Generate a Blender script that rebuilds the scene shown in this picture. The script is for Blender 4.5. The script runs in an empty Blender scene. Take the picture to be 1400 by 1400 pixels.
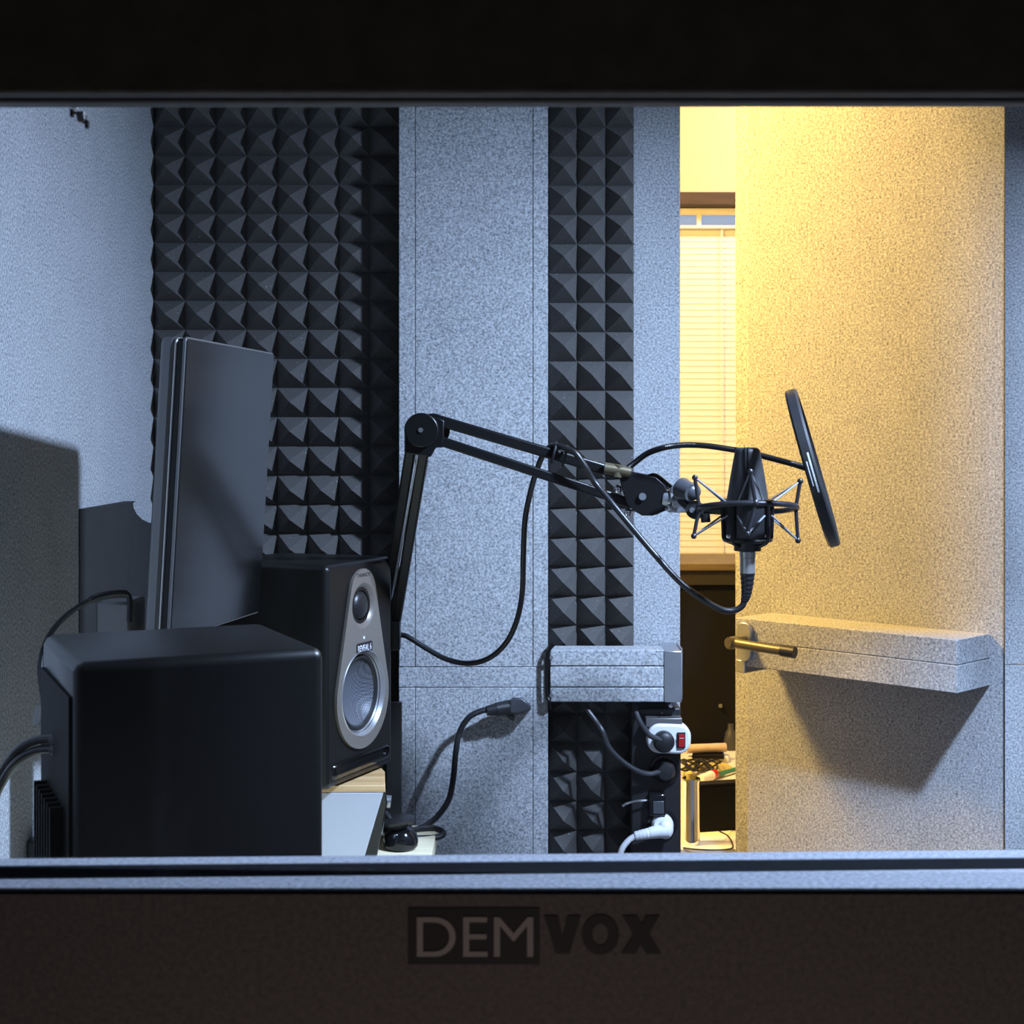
import bpy, bmesh, math
from mathutils import Vector, Matrix
from math import sin, cos, pi, radians as R

SC = bpy.context.scene
COL = SC.collection
CAMZ, F, HOR = 1.29, 2000.0, 610.0

def P(px, py, d):
    """point seen at pixel px,py of the 1400 frame, d metres ahead of the camera"""
    return Vector(((px - 700) * d / F, d, CAMZ - (py - HOR) * d / F))
def X(px, d): return (px - 700) * d / F
def Z(py, d): return CAMZ - (py - HOR) * d / F

# ------------------------------------------------------------ materials
def new_mat(name):
    m = bpy.data.materials.new(name); m.use_nodes = True
    nt = m.node_tree
    return m, nt, nt.nodes['Principled BSDF']
def plain(name, col, rough=0.5, metal=0.0, spec=0.5, var=0.0, vscale=40, coat=0.0):
    m, nt, b = new_mat(name)
    b.inputs['Roughness'].default_value = rough
    b.inputs['Metallic'].default_value = metal
    b.inputs['Specular IOR Level'].default_value = spec
    b.inputs['Coat Weight'].default_value = coat
    b.inputs['Base Color'].default_value = (*col, 1)
    tc = nt.nodes.new('ShaderNodeTexCoord')
    n = nt.nodes.new('ShaderNodeTexNoise'); n.inputs['Scale'].default_value = vscale; n.inputs['Detail'].default_value = 4
    nt.links.new(tc.outputs['Object'], n.inputs['Vector'])
    if var > 0:
        r = nt.nodes.new('ShaderNodeValToRGB')
        r.color_ramp.elements[0].position = .3; r.color_ramp.elements[1].position = .7
        r.color_ramp.elements[0].color = (*[c * (1 - var) for c in col], 1)
        r.color_ramp.elements[1].color = (*[min(1, c * (1 + var)) for c in col], 1)
        nt.links.new(n.outputs['Fac'], r.inputs['Fac']); nt.links.new(r.outputs['Color'], b.inputs['Base Color'])
    return m
def felt(name, lo, hi, scale=250, bump=.06):
    m, nt, b = new_mat(name)
    b.inputs['Roughness'].default_value = .95
    b.inputs['Specular IOR Level'].default_value = .1
    tc = nt.nodes.new('ShaderNodeTexCoord')
    n = nt.nodes.new('ShaderNodeTexNoise'); n.inputs['Scale'].default_value = scale
    n.inputs['Detail'].default_value = 6; n.inputs['Roughness'].default_value = .78
    n2 = nt.nodes.new('ShaderNodeTexNoise'); n2.inputs['Scale'].default_value = 14; n2.inputs['Detail'].default_value = 3
    ad = nt.nodes.new('ShaderNodeMath'); ad.operation = 'MULTIPLY_ADD'; ad.inputs[1].default_value = .05
    r = nt.nodes.new('ShaderNodeValToRGB')
    r.color_ramp.elements[0].position = .37; r.color_ramp.elements[1].position = .67
    r.color_ramp.elements[0].color = (*lo, 1); r.color_ramp.elements[1].color = (*hi, 1)
    bp = nt.nodes.new('ShaderNodeBump'); bp.inputs['Strength'].default_value = bump; bp.inputs['Distance'].default_value = .002
    L = nt.links.new
    L(tc.outputs['Object'], n.inputs['Vector']); L(tc.outputs['Object'], n2.inputs['Vector'])
    L(n2.outputs['Fac'], ad.inputs[0]); L(n.outputs['Fac'], ad.inputs[2])
    L(ad.outputs[0], r.inputs['Fac']); L(r.outputs['Color'], b.inputs['Base Color'])
    L(n.outputs['Fac'], bp.inputs['Height']); L(bp.outputs['Normal'], b.inputs['Normal'])
    return m
def foam_mat(name):
    m, nt, b = new_mat(name)
    b.inputs['Roughness'].default_value = .9
    b.inputs['Specular IOR Level'].default_value = .15
    tc = nt.nodes.new('ShaderNodeTexCoord')
    n = nt.nodes.new('ShaderNodeTexNoise'); n.inputs['Scale'].default_value = 330; n.inputs['Detail'].default_value = 1
    r = nt.nodes.new('ShaderNodeValToRGB')
    r.color_ramp.elements[0].position = .3; r.color_ramp.elements[0].color = (.083, .079, .075, 1)
    r.color_ramp.elements[1].position = .70; r.color_ramp.elements[1].color = (.104, .099, .093, 1)
    e = r.color_ramp.elements.new(.775); e.color = (.118, .113, .106, 1)
    e = r.color_ramp.elements.new(.80); e.color = (.6, .6, .6, 1)
    nt.links.new(tc.outputs['Object'], n.inputs['Vector']); nt.links.new(n.outputs['Fac'], r.inputs['Fac'])
    nt.links.new(r.outputs['Color'], b.inputs['Base Color'])
    return m
def wood(name, a, c, rough=.5, scale=(3, 60, 60)):
    m, nt, b = new_mat(name)
    b.inputs['Roughness'].default_value = rough
    tc = nt.nodes.new('ShaderNodeTexCoord'); mp = nt.nodes.new('ShaderNodeMapping'); mp.inputs['Scale'].default_value = scale
    n = nt.nodes.new('ShaderNodeTexNoise'); n.inputs['Scale'].default_value = 1.5; n.inputs['Detail'].default_value = 5
    r = nt.nodes.new('ShaderNodeValToRGB')
    r.color_ramp.elements[0].position = .35; r.color_ramp.elements[1].position = .65
    r.color_ramp.elements[0].color = (*a, 1); r.color_ramp.elements[1].color = (*c, 1)
    L = nt.links.new
    L(tc.outputs['Object'], mp.inputs['Vector']); L(mp.outputs['Vector'], n.inputs['Vector'])
    L(n.outputs['Fac'], r.inputs['Fac']); L(r.outputs['Color'], b.inputs['Base Color'])
    return m
def mesh_cloth(name, a, c, scale):
    """woven cone / grille: fine checker of two tones"""
    m, nt, b = new_mat(name)
    b.inputs['Roughness'].default_value = .38
    tc = nt.nodes.new('ShaderNodeTexCoord')
    ck = nt.nodes.new('ShaderNodeTexChecker'); ck.inputs['Scale'].default_value = scale
    ck.inputs['Color1'].default_value = (*a, 1); ck.inputs['Color2'].default_value = (*c, 1)
    nt.links.new(tc.outputs['Object'], ck.inputs['Vector']); nt.links.new(ck.outputs['Color'], b.inputs['Base Color'])
    return m
def net_mat(name, col, open_):
    m, nt, b = new_mat(name)
    b.inputs['Base Color'].default_value = (*col, 1); b.inputs['Roughness'].default_value = .6
    tr = nt.nodes.new('ShaderNodeBsdfTransparent'); mx = nt.nodes.new('ShaderNodeMixShader'); mx.inputs['Fac'].default_value = 1 - open_
    nt.links.new(tr.outputs[0], mx.inputs[1]); nt.links.new(b.outputs[0], mx.inputs[2])
    nt.links.new(mx.outputs[0], nt.nodes['Material Output'].inputs['Surface'])
    return m
def glass_mat(name):
    m, nt, b = new_mat(name)
    nt.nodes.remove(b)
    out = nt.nodes['Material Output']; L = nt.links.new
    tr = nt.nodes.new('ShaderNodeBsdfTransparent'); tr.inputs['Color'].default_value = (.985, .99, .99, 1)
    gl = nt.nodes.new('ShaderNodeBsdfGlossy'); gl.inputs['Roughness'].default_value = .02
    fr = nt.nodes.new('ShaderNodeFresnel'); fr.inputs['IOR'].default_value = 1.45
    mx = nt.nodes.new('ShaderNodeMixShader')
    ge = nt.nodes.new('ShaderNodeNewGeometry'); io = nt.nodes.new('ShaderNodeMapRange')
    io.inputs['To Min'].default_value = 1.45; io.inputs['To Max'].default_value = 1 / 1.45
    L(ge.outputs['Backfacing'], io.inputs['Value']); L(io.outputs['Result'], fr.inputs['IOR'])
    L(fr.outputs['Fac'], mx.inputs['Fac']); L(tr.outputs[0], mx.inputs[1]); L(gl.outputs[0], mx.inputs[2])
    # a film of dust and wiped smears
    df = nt.nodes.new('ShaderNodeBsdfTranslucent'); df.inputs['Color'].default_value = (.8, .8, .8, 1)
    tc = nt.nodes.new('ShaderNodeTexCoord')
    mp = nt.nodes.new('ShaderNodeMapping'); mp.inputs['Scale'].default_value = (26, 1, 9); mp.inputs['Rotation'].default_value = (0, .25, 0)
    n = nt.nodes.new('ShaderNodeTexNoise'); n.inputs['Scale'].default_value = 1.0; n.inputs['Detail'].default_value = 4
    r = nt.nodes.new('ShaderNodeMapRange'); r.inputs['From Min'].default_value = .56; r.inputs['From Max'].default_value = .8
    r.inputs['To Min'].default_value = .0002; r.inputs['To Max'].default_value = .0022
    L(tc.outputs['Object'], mp.inputs['Vector']); L(mp.outputs['Vector'], n.inputs['Vector']); L(n.outputs['Fac'], r.inputs['Value'])
    m2 = nt.nodes.new('ShaderNodeMixShader')
    L(r.outputs['Result'], m2.inputs['Fac']); L(mx.outputs[0], m2.inputs[1]); L(df.outputs[0], m2.inputs[2])
    L(m2.outputs[0], out.inputs['Surface'])
    return m

M = dict(
    felt=felt('grey_felt', (.11, .115, .122), (.60, .61, .62)),
    felt_dark=felt('brown_felt', (.14, .124, .124), (.23, .20, .20), 260),
    wall_black=plain('black_paint', (.09, .087, .083), .8, var=.2),
    foam=foam_mat('charcoal_foam'),
    lining=felt('charcoal_felt', (.03, .03, .031), (.07, .07, .072)),
    trim=felt('sill_felt', (.13, .135, .15), (.34, .35, .38), 300, .15),
    head=plain('head_trim', (.11, .112, .12), .6, var=.1),
    gasket=plain('rubber', (.010, .011, .014), .9, 0, .05),
    glass=glass_mat('window_glass'),
    net=net_mat('nylon_net', (.02, .02, .02), .95),
    black=plain('black_satin', (.014, .014, .015), .42, var=.15),
    slot_black=plain('slot_black', (.004, .004, .004), .2),
    graphite=plain('graphite_wire', (.028, .028, .032), .32, .3),
    cord_grey=plain('elastic_grey', (.20, .205, .22), .5),
    black_metal=plain('black_metal', (.005, .005, .0055), .34, 0, .35),
    gloss=plain('black_gloss', (.008, .008, .009), .12),
    rubber=plain('black_cable', (.012, .012, .014), .38),
    grey_cable=plain('grey_cable', (.045, .045, .05), .4),
    vinyl=plain('speaker_vinyl', (.007, .0067, .0064), .38, 0, .30, var=.2, vscale=300),
    plate=plain('grey_metal_paint', (.215, .19, .162), .34, .35, var=.04, vscale=200),
    ring=plain('silver_ring', (.42, .42, .43), .32, .7),
    cone=mesh_cloth('woven_cone', (.05, .052, .062), (.13, .135, .155), 330),
    dome=mesh_cloth('dome_grille', (.005, .005, .006), (.022, .022, .025), 420),
    chrome=plain('chrome', (.75, .75, .76), .14, 1),
    steel=plain('brushed_steel', (.50, .52, .55), .34, .9, var=.1, vscale=25),
    alu=plain('dark_aluminium', (.20, .20, .20), .40, .7),
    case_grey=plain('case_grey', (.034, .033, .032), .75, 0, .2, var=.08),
    alu_light=plain('light_aluminium', (.55, .54, .52), .3, .8),
    brass=plain('olive_brass', (.15, .125, .075), .38, .6),
    screen=plain('screen_glass', (.002, .002, .002), .17, 0, 1.0),
    white=plain('white_plastic', (.72, .72, .73), .35),
    red=plain('red_plastic', (.45, .012, .015), .3),
    dimwhite=plain('white_laminate', (.50, .52, .56), .5, var=.04, vscale=8),
    pine=wood('pine', (.55, .32, .13), (.74, .50, .25)),
    pale=wood('pale_birch', (.80, .70, .44), (.88, .79, .55)),
    matte_black=plain('matte_black', (.006, .0055, .0055), .7, 0, .12),
    table_wood=wood('table_birch', (.70, .66, .56), (.78, .74, .64)),
    brown=wood('brown_wood', (.011, .007, .004), (.018, .011, .006), .7),
    tan=wood('tan_wood', (.10, .07, .035), (.14, .10, .05), .6),
    rail_wood=wood('rail_wood', (.06, .035, .018), (.09, .055, .028), .6),
    cream=plain('cream_plaster', (.86, .80, .46), .9, var=.02, vscale=6),
    blind=plain('blind_slat', (.88, .87, .86), .6),
    bluegrey=plain('blue_grey_rail', (.36, .42, .52), .3, .2),
    paper=plain('paper', (.85, .82, .74), .8, var=.04),
    beige=plain('beige_card', (.55, .42, .33), .7, var=.1),
    green=plain('green_plastic', (.03, .20, .13), .4),
    olive=plain('yellow_card', (.52, .42, .12), .6),
    floor=plain('grey_floor', (.11, .105, .10), .7, var=.2, vscale=10),
    knob=plain('grey_knob', (.055, .057, .064), .36),
    lettering_pale=plain('pale_lettering', (.42, .38, .365), .6),
    lettering_black=plain('black_lettering', (.020, .013, .018), .6),
    led=plain('white_print', (.75, .76, .78), .5),
)

dk_, nt_, b_ = new_mat('dusk_sky_pane')
b_.inputs['Base Color'].default_value = (.05, .06, .08, 1); b_.inputs['Roughness'].default_value = .2
b_.inputs['Emission Color'].default_value = (.42, .55, .80, 1); b_.inputs['Emission Strength'].default_value = .75
M['dusk'] = dk_

# ------------------------------------------------------------ mesh helpers
def box(bm, x0, x1, y0, y1, z0, z1, mat=None):
    vs = [bm.verts.new((x, y, z)) for x in (x0, x1) for y in (y0, y1) for z in (z0, z1)]
    if mat is not None:
        for v in vs: v.co = mat @ v.co
    for f in ((0, 1, 3, 2), (4, 6, 7, 5), (0, 4, 5, 1), (2, 3, 7, 6), (0, 2, 6, 4), (1, 5, 7, 3)):
        bm.faces.new([vs[i] for i in f])
def prism(bm, poly, f0, f1):
    """poly of 2-D points, f0/f1 map a point to the two end caps"""
    a = [bm.verts.new(f0(*p)) for p in poly]; b = [bm.verts.new(f1(*p)) for p in poly]
    n = len(poly)
    bm.faces.new(a[::-1]); bm.faces.new(b)
    for i in range(n): bm.faces.new((a[i], a[(i + 1) % n], b[(i + 1) % n], b[i]))
def frame_of(d):
    d = d.normalized(); up = Vector((0, 0, 1)) if abs(d.z) < .9 else Vector((1, 0, 0))
    s = d.cross(up).normalized(); return s, s.cross(d).normalized()
def cyl(bm, a, b, r, r2=None, n=20):
    a, b = Vector(a), Vector(b); r2 = r if r2 is None else r2
    s, u = frame_of(b - a)
    ra = [bm.verts.new(a + r * (cos(2*pi*i/n) * s + sin(2*pi*i/n) * u)) for i in range(n)]
    rb = [bm.verts.new(b + r2 * (cos(2*pi*i/n) * s + sin(2*pi*i/n) * u)) for i in range(n)]
    bm.faces.new(ra[::-1]); bm.faces.new(rb)
    for i in range(n): bm.faces.new((ra[i], ra[(i+1) % n], rb[(i+1) % n], rb[i]))
def smooth_path(pts, per=10):
    pts = [Vector(p) for p in pts]
    q = [2 * pts[0] - pts[1]] + pts + [2 * pts[-1] - pts[-2]]
    out = []
    for i in range(1, len(q) - 2):
        p0, p1, p2, p3 = q[i-1:i+3]
        for k in range(per):
            t = k / per
            out.append(.5 * (2*p1 + (p2-p0)*t + (2*p0-5*p1+4*p2-p3)*t*t + (3*p1-p0-3*p2+p3)*t**3))
    out.append(pts[-1]); return out
def tube(bm, pts, r, n=10, smooth=True, per=10, rf=None, closed=False):
    path = smooth_path(pts, per) if smooth else [Vector(p) for p in pts]
    m = len(path); rings = []; s = None
    for i, p in enumerate(path):
        if closed: d = path[(i+1) % m] - path[i-1]
        else: d = path[min(i+1, m-1)] - path[max(i-1, 0)]
        d.normalize()
        if s is None: s, u = frame_of(d)
        else:
            s = (s - d * s.dot(d)).normalized(); u = s.cross(d)
        rr = r if rf is None else r * rf(i / (m - 1), i)
        rings.append([bm.verts.new(p + rr * (cos(2*pi*k/n) * s + sin(2*pi*k/n) * u)) for k in range(n)])
    last = m if closed else m - 1
    for i in range(last):
        A, B = rings[i], rings[(i+1) % m]
        for k in range(n): bm.faces.new((A[k], A[(k+1) % n], B[(k+1) % n], B[k]))
    if not closed: bm.faces.new(rings[0][::-1]); bm.faces.new(rings[-1])
def lathe(bm, prof, mat=Matrix(), n=40, cap=True, sx=1, sy=1):
    """prof of (radius, height); around local Z, then mat"""
    rings = []
    for r, h in prof:
        if r < 1e-6: rings.append([bm.verts.new(mat @ Vector((0, 0, h)))])
        else: rings.append([bm.verts.new(mat @ Vector((r*sx*cos(2*pi*k/n), r*sy*sin(2*pi*k/n), h))) for k in range(n)])
    for A, B in zip(rings, rings[1:]):
        for k in range(n):
            if len(A) == 1 and len(B) == 1: continue
            if len(A) == 1: bm.faces.new((A[0], B[(k+1) % n], B[k]))
            elif len(B) == 1: bm.faces.new((A[k], A[(k+1) % n], B[0]))
            else: bm.faces.new((A[k], A[(k+1) % n], B[(k+1) % n], B[k]))
    if cap:
        if len(rings[0]) > 1: bm.faces.new(rings[0][::-1])
        if len(rings[-1]) > 1: bm.faces.new(rings[-1])
def ball(bm, c, r, sz=(1, 1, 1), n=20):
    mt = Matrix.Translation(Vector(c)) @ Matrix.Diagonal((*sz, 1))
    bmesh.ops.create_uvsphere(bm, u_segments=n, v_segments=n // 2, radius=r, matrix=mt)
def rrect(w, h, r, n=6, cx=0, cy=0):
    pts = []
    for sx, sy, a0 in ((1, 1, 0), (-1, 1, 90), (-1, -1, 180), (1, -1, 270)):
        for k in range(n + 1):
            a = R(a0 + 90 * k / n)
            pts.append((cx + sx * (w/2 - r) + r * cos(a), cy + sy * (h/2 - r) + r * sin(a)))
    return pts
def axis_mat(origin, zdir, xdir=None):
    z = Vector(zdir).normalized()
    if xdir is None: x, _ = frame_of(z)
    else: x = (Vector(xdir) - z * Vector(xdir).dot(z)).normalized()
    y = z.cross(x)
    return Matrix(((x.x, y.x, z.x, origin[0]), (x.y, y.y, z.y, origin[1]), (x.z, y.z, z.z, origin[2]), (0, 0, 0, 1)))

LOC = {}
def build(name, bm, mat, parent=None, off=None, bevel=0, seg=2, smooth=True, angle=35, label=None):
    """off: world point that becomes the object's origin (parts use their thing's)"""
    if off is None and parent is not None: off = LOC.get(parent.name)
    if off is not None:
        for v in bm.verts: v.co -= off
    bmesh.ops.recalc_face_normals(bm, faces=bm.faces[:])
    me = bpy.data.meshes.new(name); bm.to_mesh(me); bm.free()
    if smooth:
        me.polygons.foreach_set('use_smooth', [True] * len(me.polygons)); me.set_sharp_from_angle(angle=R(angle))
    o = bpy.data.objects.new(name, me); COL.objects.link(o)
    me.materials.append(mat)
    if parent is not None:
        o.parent = parent; LOC[o.name] = off if off is not None else None
    elif off is not None: o.location = off
    if bevel:
        b = o.modifiers.new('bevel', 'BEVEL'); b.width = bevel; b.segments = seg; b.limit_method = 'ANGLE'; b.angle_limit = R(40)
        b.harden_normals = False
    if label: o['label'] = label
    return o
def tag(o, label, cat, group=None, kind=None):
    o['label'] = label; o['category'] = cat
    if group: o['group'] = group
    if kind: o['kind'] = kind
    return o
def thing(name, loc, label, cat, group=None, rotz=0, local=False):
    o = bpy.data.objects.new(name, None); COL.objects.link(o); o.location = loc; o.rotation_euler = (0, 0, rotz)
    o.empty_display_size = .05
    LOC[o.name] = None if local else Vector(loc)
    return tag(o, label, cat, group)
def struct(name, bm, mat, **k):
    o = build(name, bm, mat, **k); o['kind'] = 'structure'; return o
def copy_tree(o, parent=None):
    c = o.copy(); COL.objects.link(c)
    if parent is not None: c.parent = parent
    for ch in list(o.children): copy_tree(ch, c)
    return c
def text_bm(body, size, extrude=0.0, bold=0.0):
    cu = bpy.data.curves.new('t', 'FONT'); cu.body = body; cu.size = size; cu.extrude = extrude; cu.offset = bold
    cu.align_x = 'LEFT'
    o = bpy.data.objects.new('t', cu); COL.objects.link(o)
    dg = bpy.context.evaluated_depsgraph_get()
    me = bpy.data.meshes.new_from_object(o.evaluated_get(dg))
    bm = bmesh.new(); bm.from_mesh(me)
    bpy.data.objects.remove(o); bpy.data.curves.remove(cu); bpy.data.meshes.remove(me)
    return bm
def fit_text(body, origin, xdir, ydir, w, h, extrude, bold=0.0):
    """text stretched into a w x h rectangle whose lower left corner is origin"""
    bm = text_bm(body, 1.0, 0, bold)
    xs = [v.co.x for v in bm.verts]; ys = [v.co.y for v in bm.verts]
    x0, x1, y0, y1 = min(xs), max(xs), min(ys), max(ys)
    xd, yd = Vector(xdir).normalized(), Vector(ydir).normalized(); nd = xd.cross(yd)
    ret = bmesh.ops.extrude_face_region(bm, geom=bm.faces[:])
    top = set(g for g in ret['geom'] if isinstance(g, bmesh.types.BMVert))
    for v in bm.verts:
        u = (v.co.x - x0) / (x1 - x0) * w; t = (v.co.y - y0) / (y1 - y0) * h
        v.co = Vector(origin) + xd * u + yd * t + nd * (extrude if v in top else 0)
    return bm

# ============================================================ THE BOOTH
XL, XR, YF, YB, ZC = -.66, 1.15, .99, 2.70, 2.16
SILL, HEAD = CAMZ - .272, CAMZ + .2178

bm = bmesh.new(); box(bm, XL - .10, XR + .1, .9, YB + .1, -.12, 0); struct('floor', bm, M['floor'])
bm = bmesh.new(); box(bm, XL - .10, XR + .1, .9, YB + .1, ZC, ZC + .08); struct('ceiling', bm, M['lining'])
bm = bmesh.new(); box(bm, XL - .10, XL, .99, YB, 0, ZC); struct('wall_left', bm, M['felt'])
bm = bmesh.new(); box(bm, XR, XR + .10, .99, YB, 0, ZC); struct('wall_right', bm, M['lining'])
bm = bmesh.new(); box(bm, XL - .10, X(930, 2.7), YB, YB + .1, 0, ZC); struct('wall_back', bm, M['felt'], bevel=.002)
bm = bmesh.new()
for (z0, z1) in ((0, Z(908.6, 2.69)), (Z(907.6, 2.69), ZC)):           # beside the hinges, one seam
    prism(bm, [(.9060, 2.688), (XR + .1, 2.688), (XR + .1, 2.6925), (.9095, 2.6925)], lambda a, b: (a, b, z0), lambda a, b: (a, b, z1))
struct('wall_back_right', bm, M['felt'])
bm = bmesh.new(); box(bm, X(930, 2.7) + .0005, XR + .1, 2.705, YB + .1, 2.07, ZC); struct('trim_1', bm, M['felt'])

# added unseen panel that blocks the booth lamp's light from the door
bm = bmesh.new(); box(bm, .75, .892, 1.96, 1.98, 1.70, ZC - .001); struct('lamp_blocker', bm, M['lining'], bevel=.003)

# front wall with the window, seen from outside
bm = bmesh.new()
box(bm, -1.3, 1.7, .9, .917, -.12, SILL - .003); box(bm, -1.3, 1.7, .9171, .99, -.12, SILL - .014)
struct('wall_front', bm, M['felt_dark'])
bm = bmesh.new()
box(bm, -1.3, 1.7, .9, .944, HEAD + .006, ZC + .3); box(bm, -1.3, 1.7, .9441, .985, HEAD + .04, ZC + .3)
box(bm, -1.3, -.56, .9, .985, SILL - .014, HEAD + .006)
box(bm, .95, 1.7, .9, .985, SILL - .014, HEAD + .006)
struct('wall_front_upper', bm, M['wall_black'])

# window: sill and head strips (they taper a little), rubber channel, two panes
win = bpy.data.objects.new('window_1', None); COL.objects.link(win); win.location = (0, .94, SILL)
win['kind'] = 'structure'; LOC['window_1'] = Vector((0, .94, SILL))
def yline(a, b):
    return lambda x: a + (b - a) * (x + .315) / .63
B1, B2, B3, B4 = yline(.9003, .9003), yline(.9205, .9420), yline(.9477, .9655), yline(.968, .9875)
def strip(bm, fa, fb, z0, z1, x0=-.56, x1=.95):
    vs = [bm.verts.new((x, f(x), z)) for z in (z0, z1) for (x, f) in ((x0, fa), (x1, fa), (x1, fb), (x0, fb))]
    for f in ((0, 3, 2, 1), (4, 5, 6, 7), (0, 1, 5, 4), (1, 2, 6, 5), (2, 3, 7, 6), (3, 0, 4, 7)): bm.faces.new([vs[i] for i in f])
bm = bmesh.new(); strip(bm, B1, B2, SILL - .003, SILL); build('sill_strip', bm, M['trim'], win, bevel=.003, seg=3)
bm = bmesh.new(); strip(bm, B3, B4, SILL - .014, SILL); build('sill_strip', bm, M['trim'], win, bevel=.003, seg=3)
bm = bmesh.new(); strip(bm, yline(.9173, .9173), B2, SILL - .014, SILL - .0032); strip(bm, B2, B3, SILL - .014, SILL - .006); strip(bm, yline(.9455, .9630), yline(.9476, .9654), SILL - .006, SILL + .0003); strip(bm, yline(.899, .899), yline(.9, .9), SILL - .0035, SILL - .001); build('gasket', bm, M['gasket'], win)
bm = bmesh.new(); c = yline(.9165, .9165); strip(bm, B1, c, HEAD, HEAD + .012); build('head_strip', bm, M['wall_black'], win, bevel=.002)
bm = bmesh.new(); d = yline(.927, .927); strip(bm, c, d, HEAD + .0015, HEAD + .012); build('gasket', bm, M['gasket'], win)
bm = bmesh.new(); e = yline(.9425, .9405); strip(bm, d, e, HEAD, HEAD + .012); build('head_strip', bm, M['head'], win, bevel=.002)
bm = bmesh.new(); box(bm, -.56, .95, .935, .936, SILL - .0074, HEAD + .004)
build('glass_pane', bm, M['glass'], win)

# lettering under the window
sg = thing('logo_sign', (X(730, .9), .9, Z(1318, .9)), 'dark logo with pale letters on a black plate under the window', 'sign')
bm = bmesh.new(); box(bm, X(558, .9), X(738, .9), .8993, .9, Z(1318, .9), Z(1241, .9)); build('plate', bm, M['lettering_black'], sg)
bm = fit_text('DEM', (X(570, .8993), .8994, Z(1307, .9)), (1, 0, 0), (0, 0, 1), .0715, .0243, .0008, 0.0)
build('pale_lettering', bm, M['lettering_pale'], sg, smooth=False, label='pale thin letters on the black plate')
bm = bmesh.new()
def stroke(pts):
    prism(bm, pts, lambda a, b: P(a, b, .9), lambda a, b: P(a, b, .8993))
stroke([(744, 1252), (763, 1252), (769.5, 1282), (776, 1252), (794, 1252), (779, 1304), (760, 1304)])
oo = [(821 + 25.5 * cos(2*pi*i/40), 1278 + 27.5 * sin(2*pi*i/40)) for i in range(40)]; oi = [(821 + 11 * cos(2*pi*i/40), 1278 + 15 * sin(2*pi*i/40)) for i in range(40)]
for i in range(40):
    j = (i + 1) % 40; stroke([oo[i], oo[j], oi[j], oi[i]])
stroke([(851, 1252), (871, 1252), (877, 1263), (883, 1252), (902, 1252), (887, 1277), (903, 1304), (883, 1304), (876, 1292), (869, 1304), (850, 1304), (866, 1278)])
bmesh.ops.remove_doubles(bm, verts=bm.verts[:], dist=1e-6)
build('dark_lettering', bm, M['lettering_black'], sg, smooth=False, label='bold black letters beside the plate')

# small bracket hanging inside the head of the window
br = thing('metal_bracket', P(108, 142, .972), 'small dark metal bracket hanging at the top left window corner', 'bracket')
br.location.z = HEAD; LOC[br.name] = br.location.copy()
d = .972
bm = bmesh.new()
box(bm, X(106, d), X(117, d), d - .004, d + .004, Z(161, d), HEAD + .004)
cyl(bm, P(110.5, 162, d - .006), P(110.5, 162, d + .004), .0027)
build('body', bm, M['alu'], br, bevel=.0006)
bm = bmesh.new(); box(bm, X(96.5, d), X(100.5, d), d - .002, d + .002, Z(160, d), Z(149, d)); box(bm, X(117, d), X(121, d), d - .002, d + .002, Z(176, d), Z(165, d))
box(bm, X(100.5, d), X(106, d), d - .001, d + .001, Z(156, d), Z(153, d)); box(bm, X(113, d), X(118, d), d - .001, d + .001, Z(169, d), Z(158, d))
build('clip', bm, M['gloss'], br)
bm = bmesh.new(); ball(bm, P(101.5, 147.5, d - .003), .0016, (1.3, 1, .8)); build('screw', bm, M['chrome'], br)

# ------------------------------------------------------------ foam and felt linings
def foam_panel(name, x0, x1, z0, z1, yb, px_, pz_, depth, label, xs=None, ztop=None):
    bm = bmesh.new()
    nx = max(1, round((x1 - x0) / px_)); px_ = (x1 - x0) / nx
    zt = z1; base = {}
    nz = int(round((z1 - z0) / pz_))
    def V(i, k):
        if (i, k) not in base: base[(i, k)] = bm.verts.new((x0 + i * px_, yb - .008, zt - k * pz_))
        return base[(i, k)]
    for k in range(nz):
        for i in range(nx):
            a, b, c, d_ = V(i, k), V(i+1, k), V(i+1, k+1), V(i, k+1)
            t = bm.verts.new((x0 + (i + .5) * px_, yb - .008 - depth, zt - (k + .5) * pz_))
            for p, q in ((a, b), (b, c), (c, d_), (d_, a)): bm.faces.new((p, t, q))
    box(bm, x0, x1, yb - .0079, yb - .0005, zt - nz * pz_, zt)
    o = build(name, bm, M['foam'], off=Vector(((x0 + x1) / 2, yb, z0)), smooth=False)
    return tag(o, label, 'acoustic foam')
g = 'pyramid foam linings on the back wall'
rowz = .0534
ztop = Z(333, 2.70) + rowz * 9
x0 = X(212.5, 2.70)
foam_panel('acoustic_foam', x0, x0 + .0566 * 8, ztop - rowz * 40, ztop, YB, .0566, rowz, .042,
           'wide dark pyramid foam panel on the back wall behind the monitor')
zt2 = Z(335, 2.70) + .0539 * 9
foam_panel('acoustic_foam', X(750, 2.7), X(866, 2.7), zt2 - .0539 * 39, zt2, YB, .0533, .0539, .042,
           'narrow three column strip of dark pyramid foam right of the felt panel').data.update()
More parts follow.
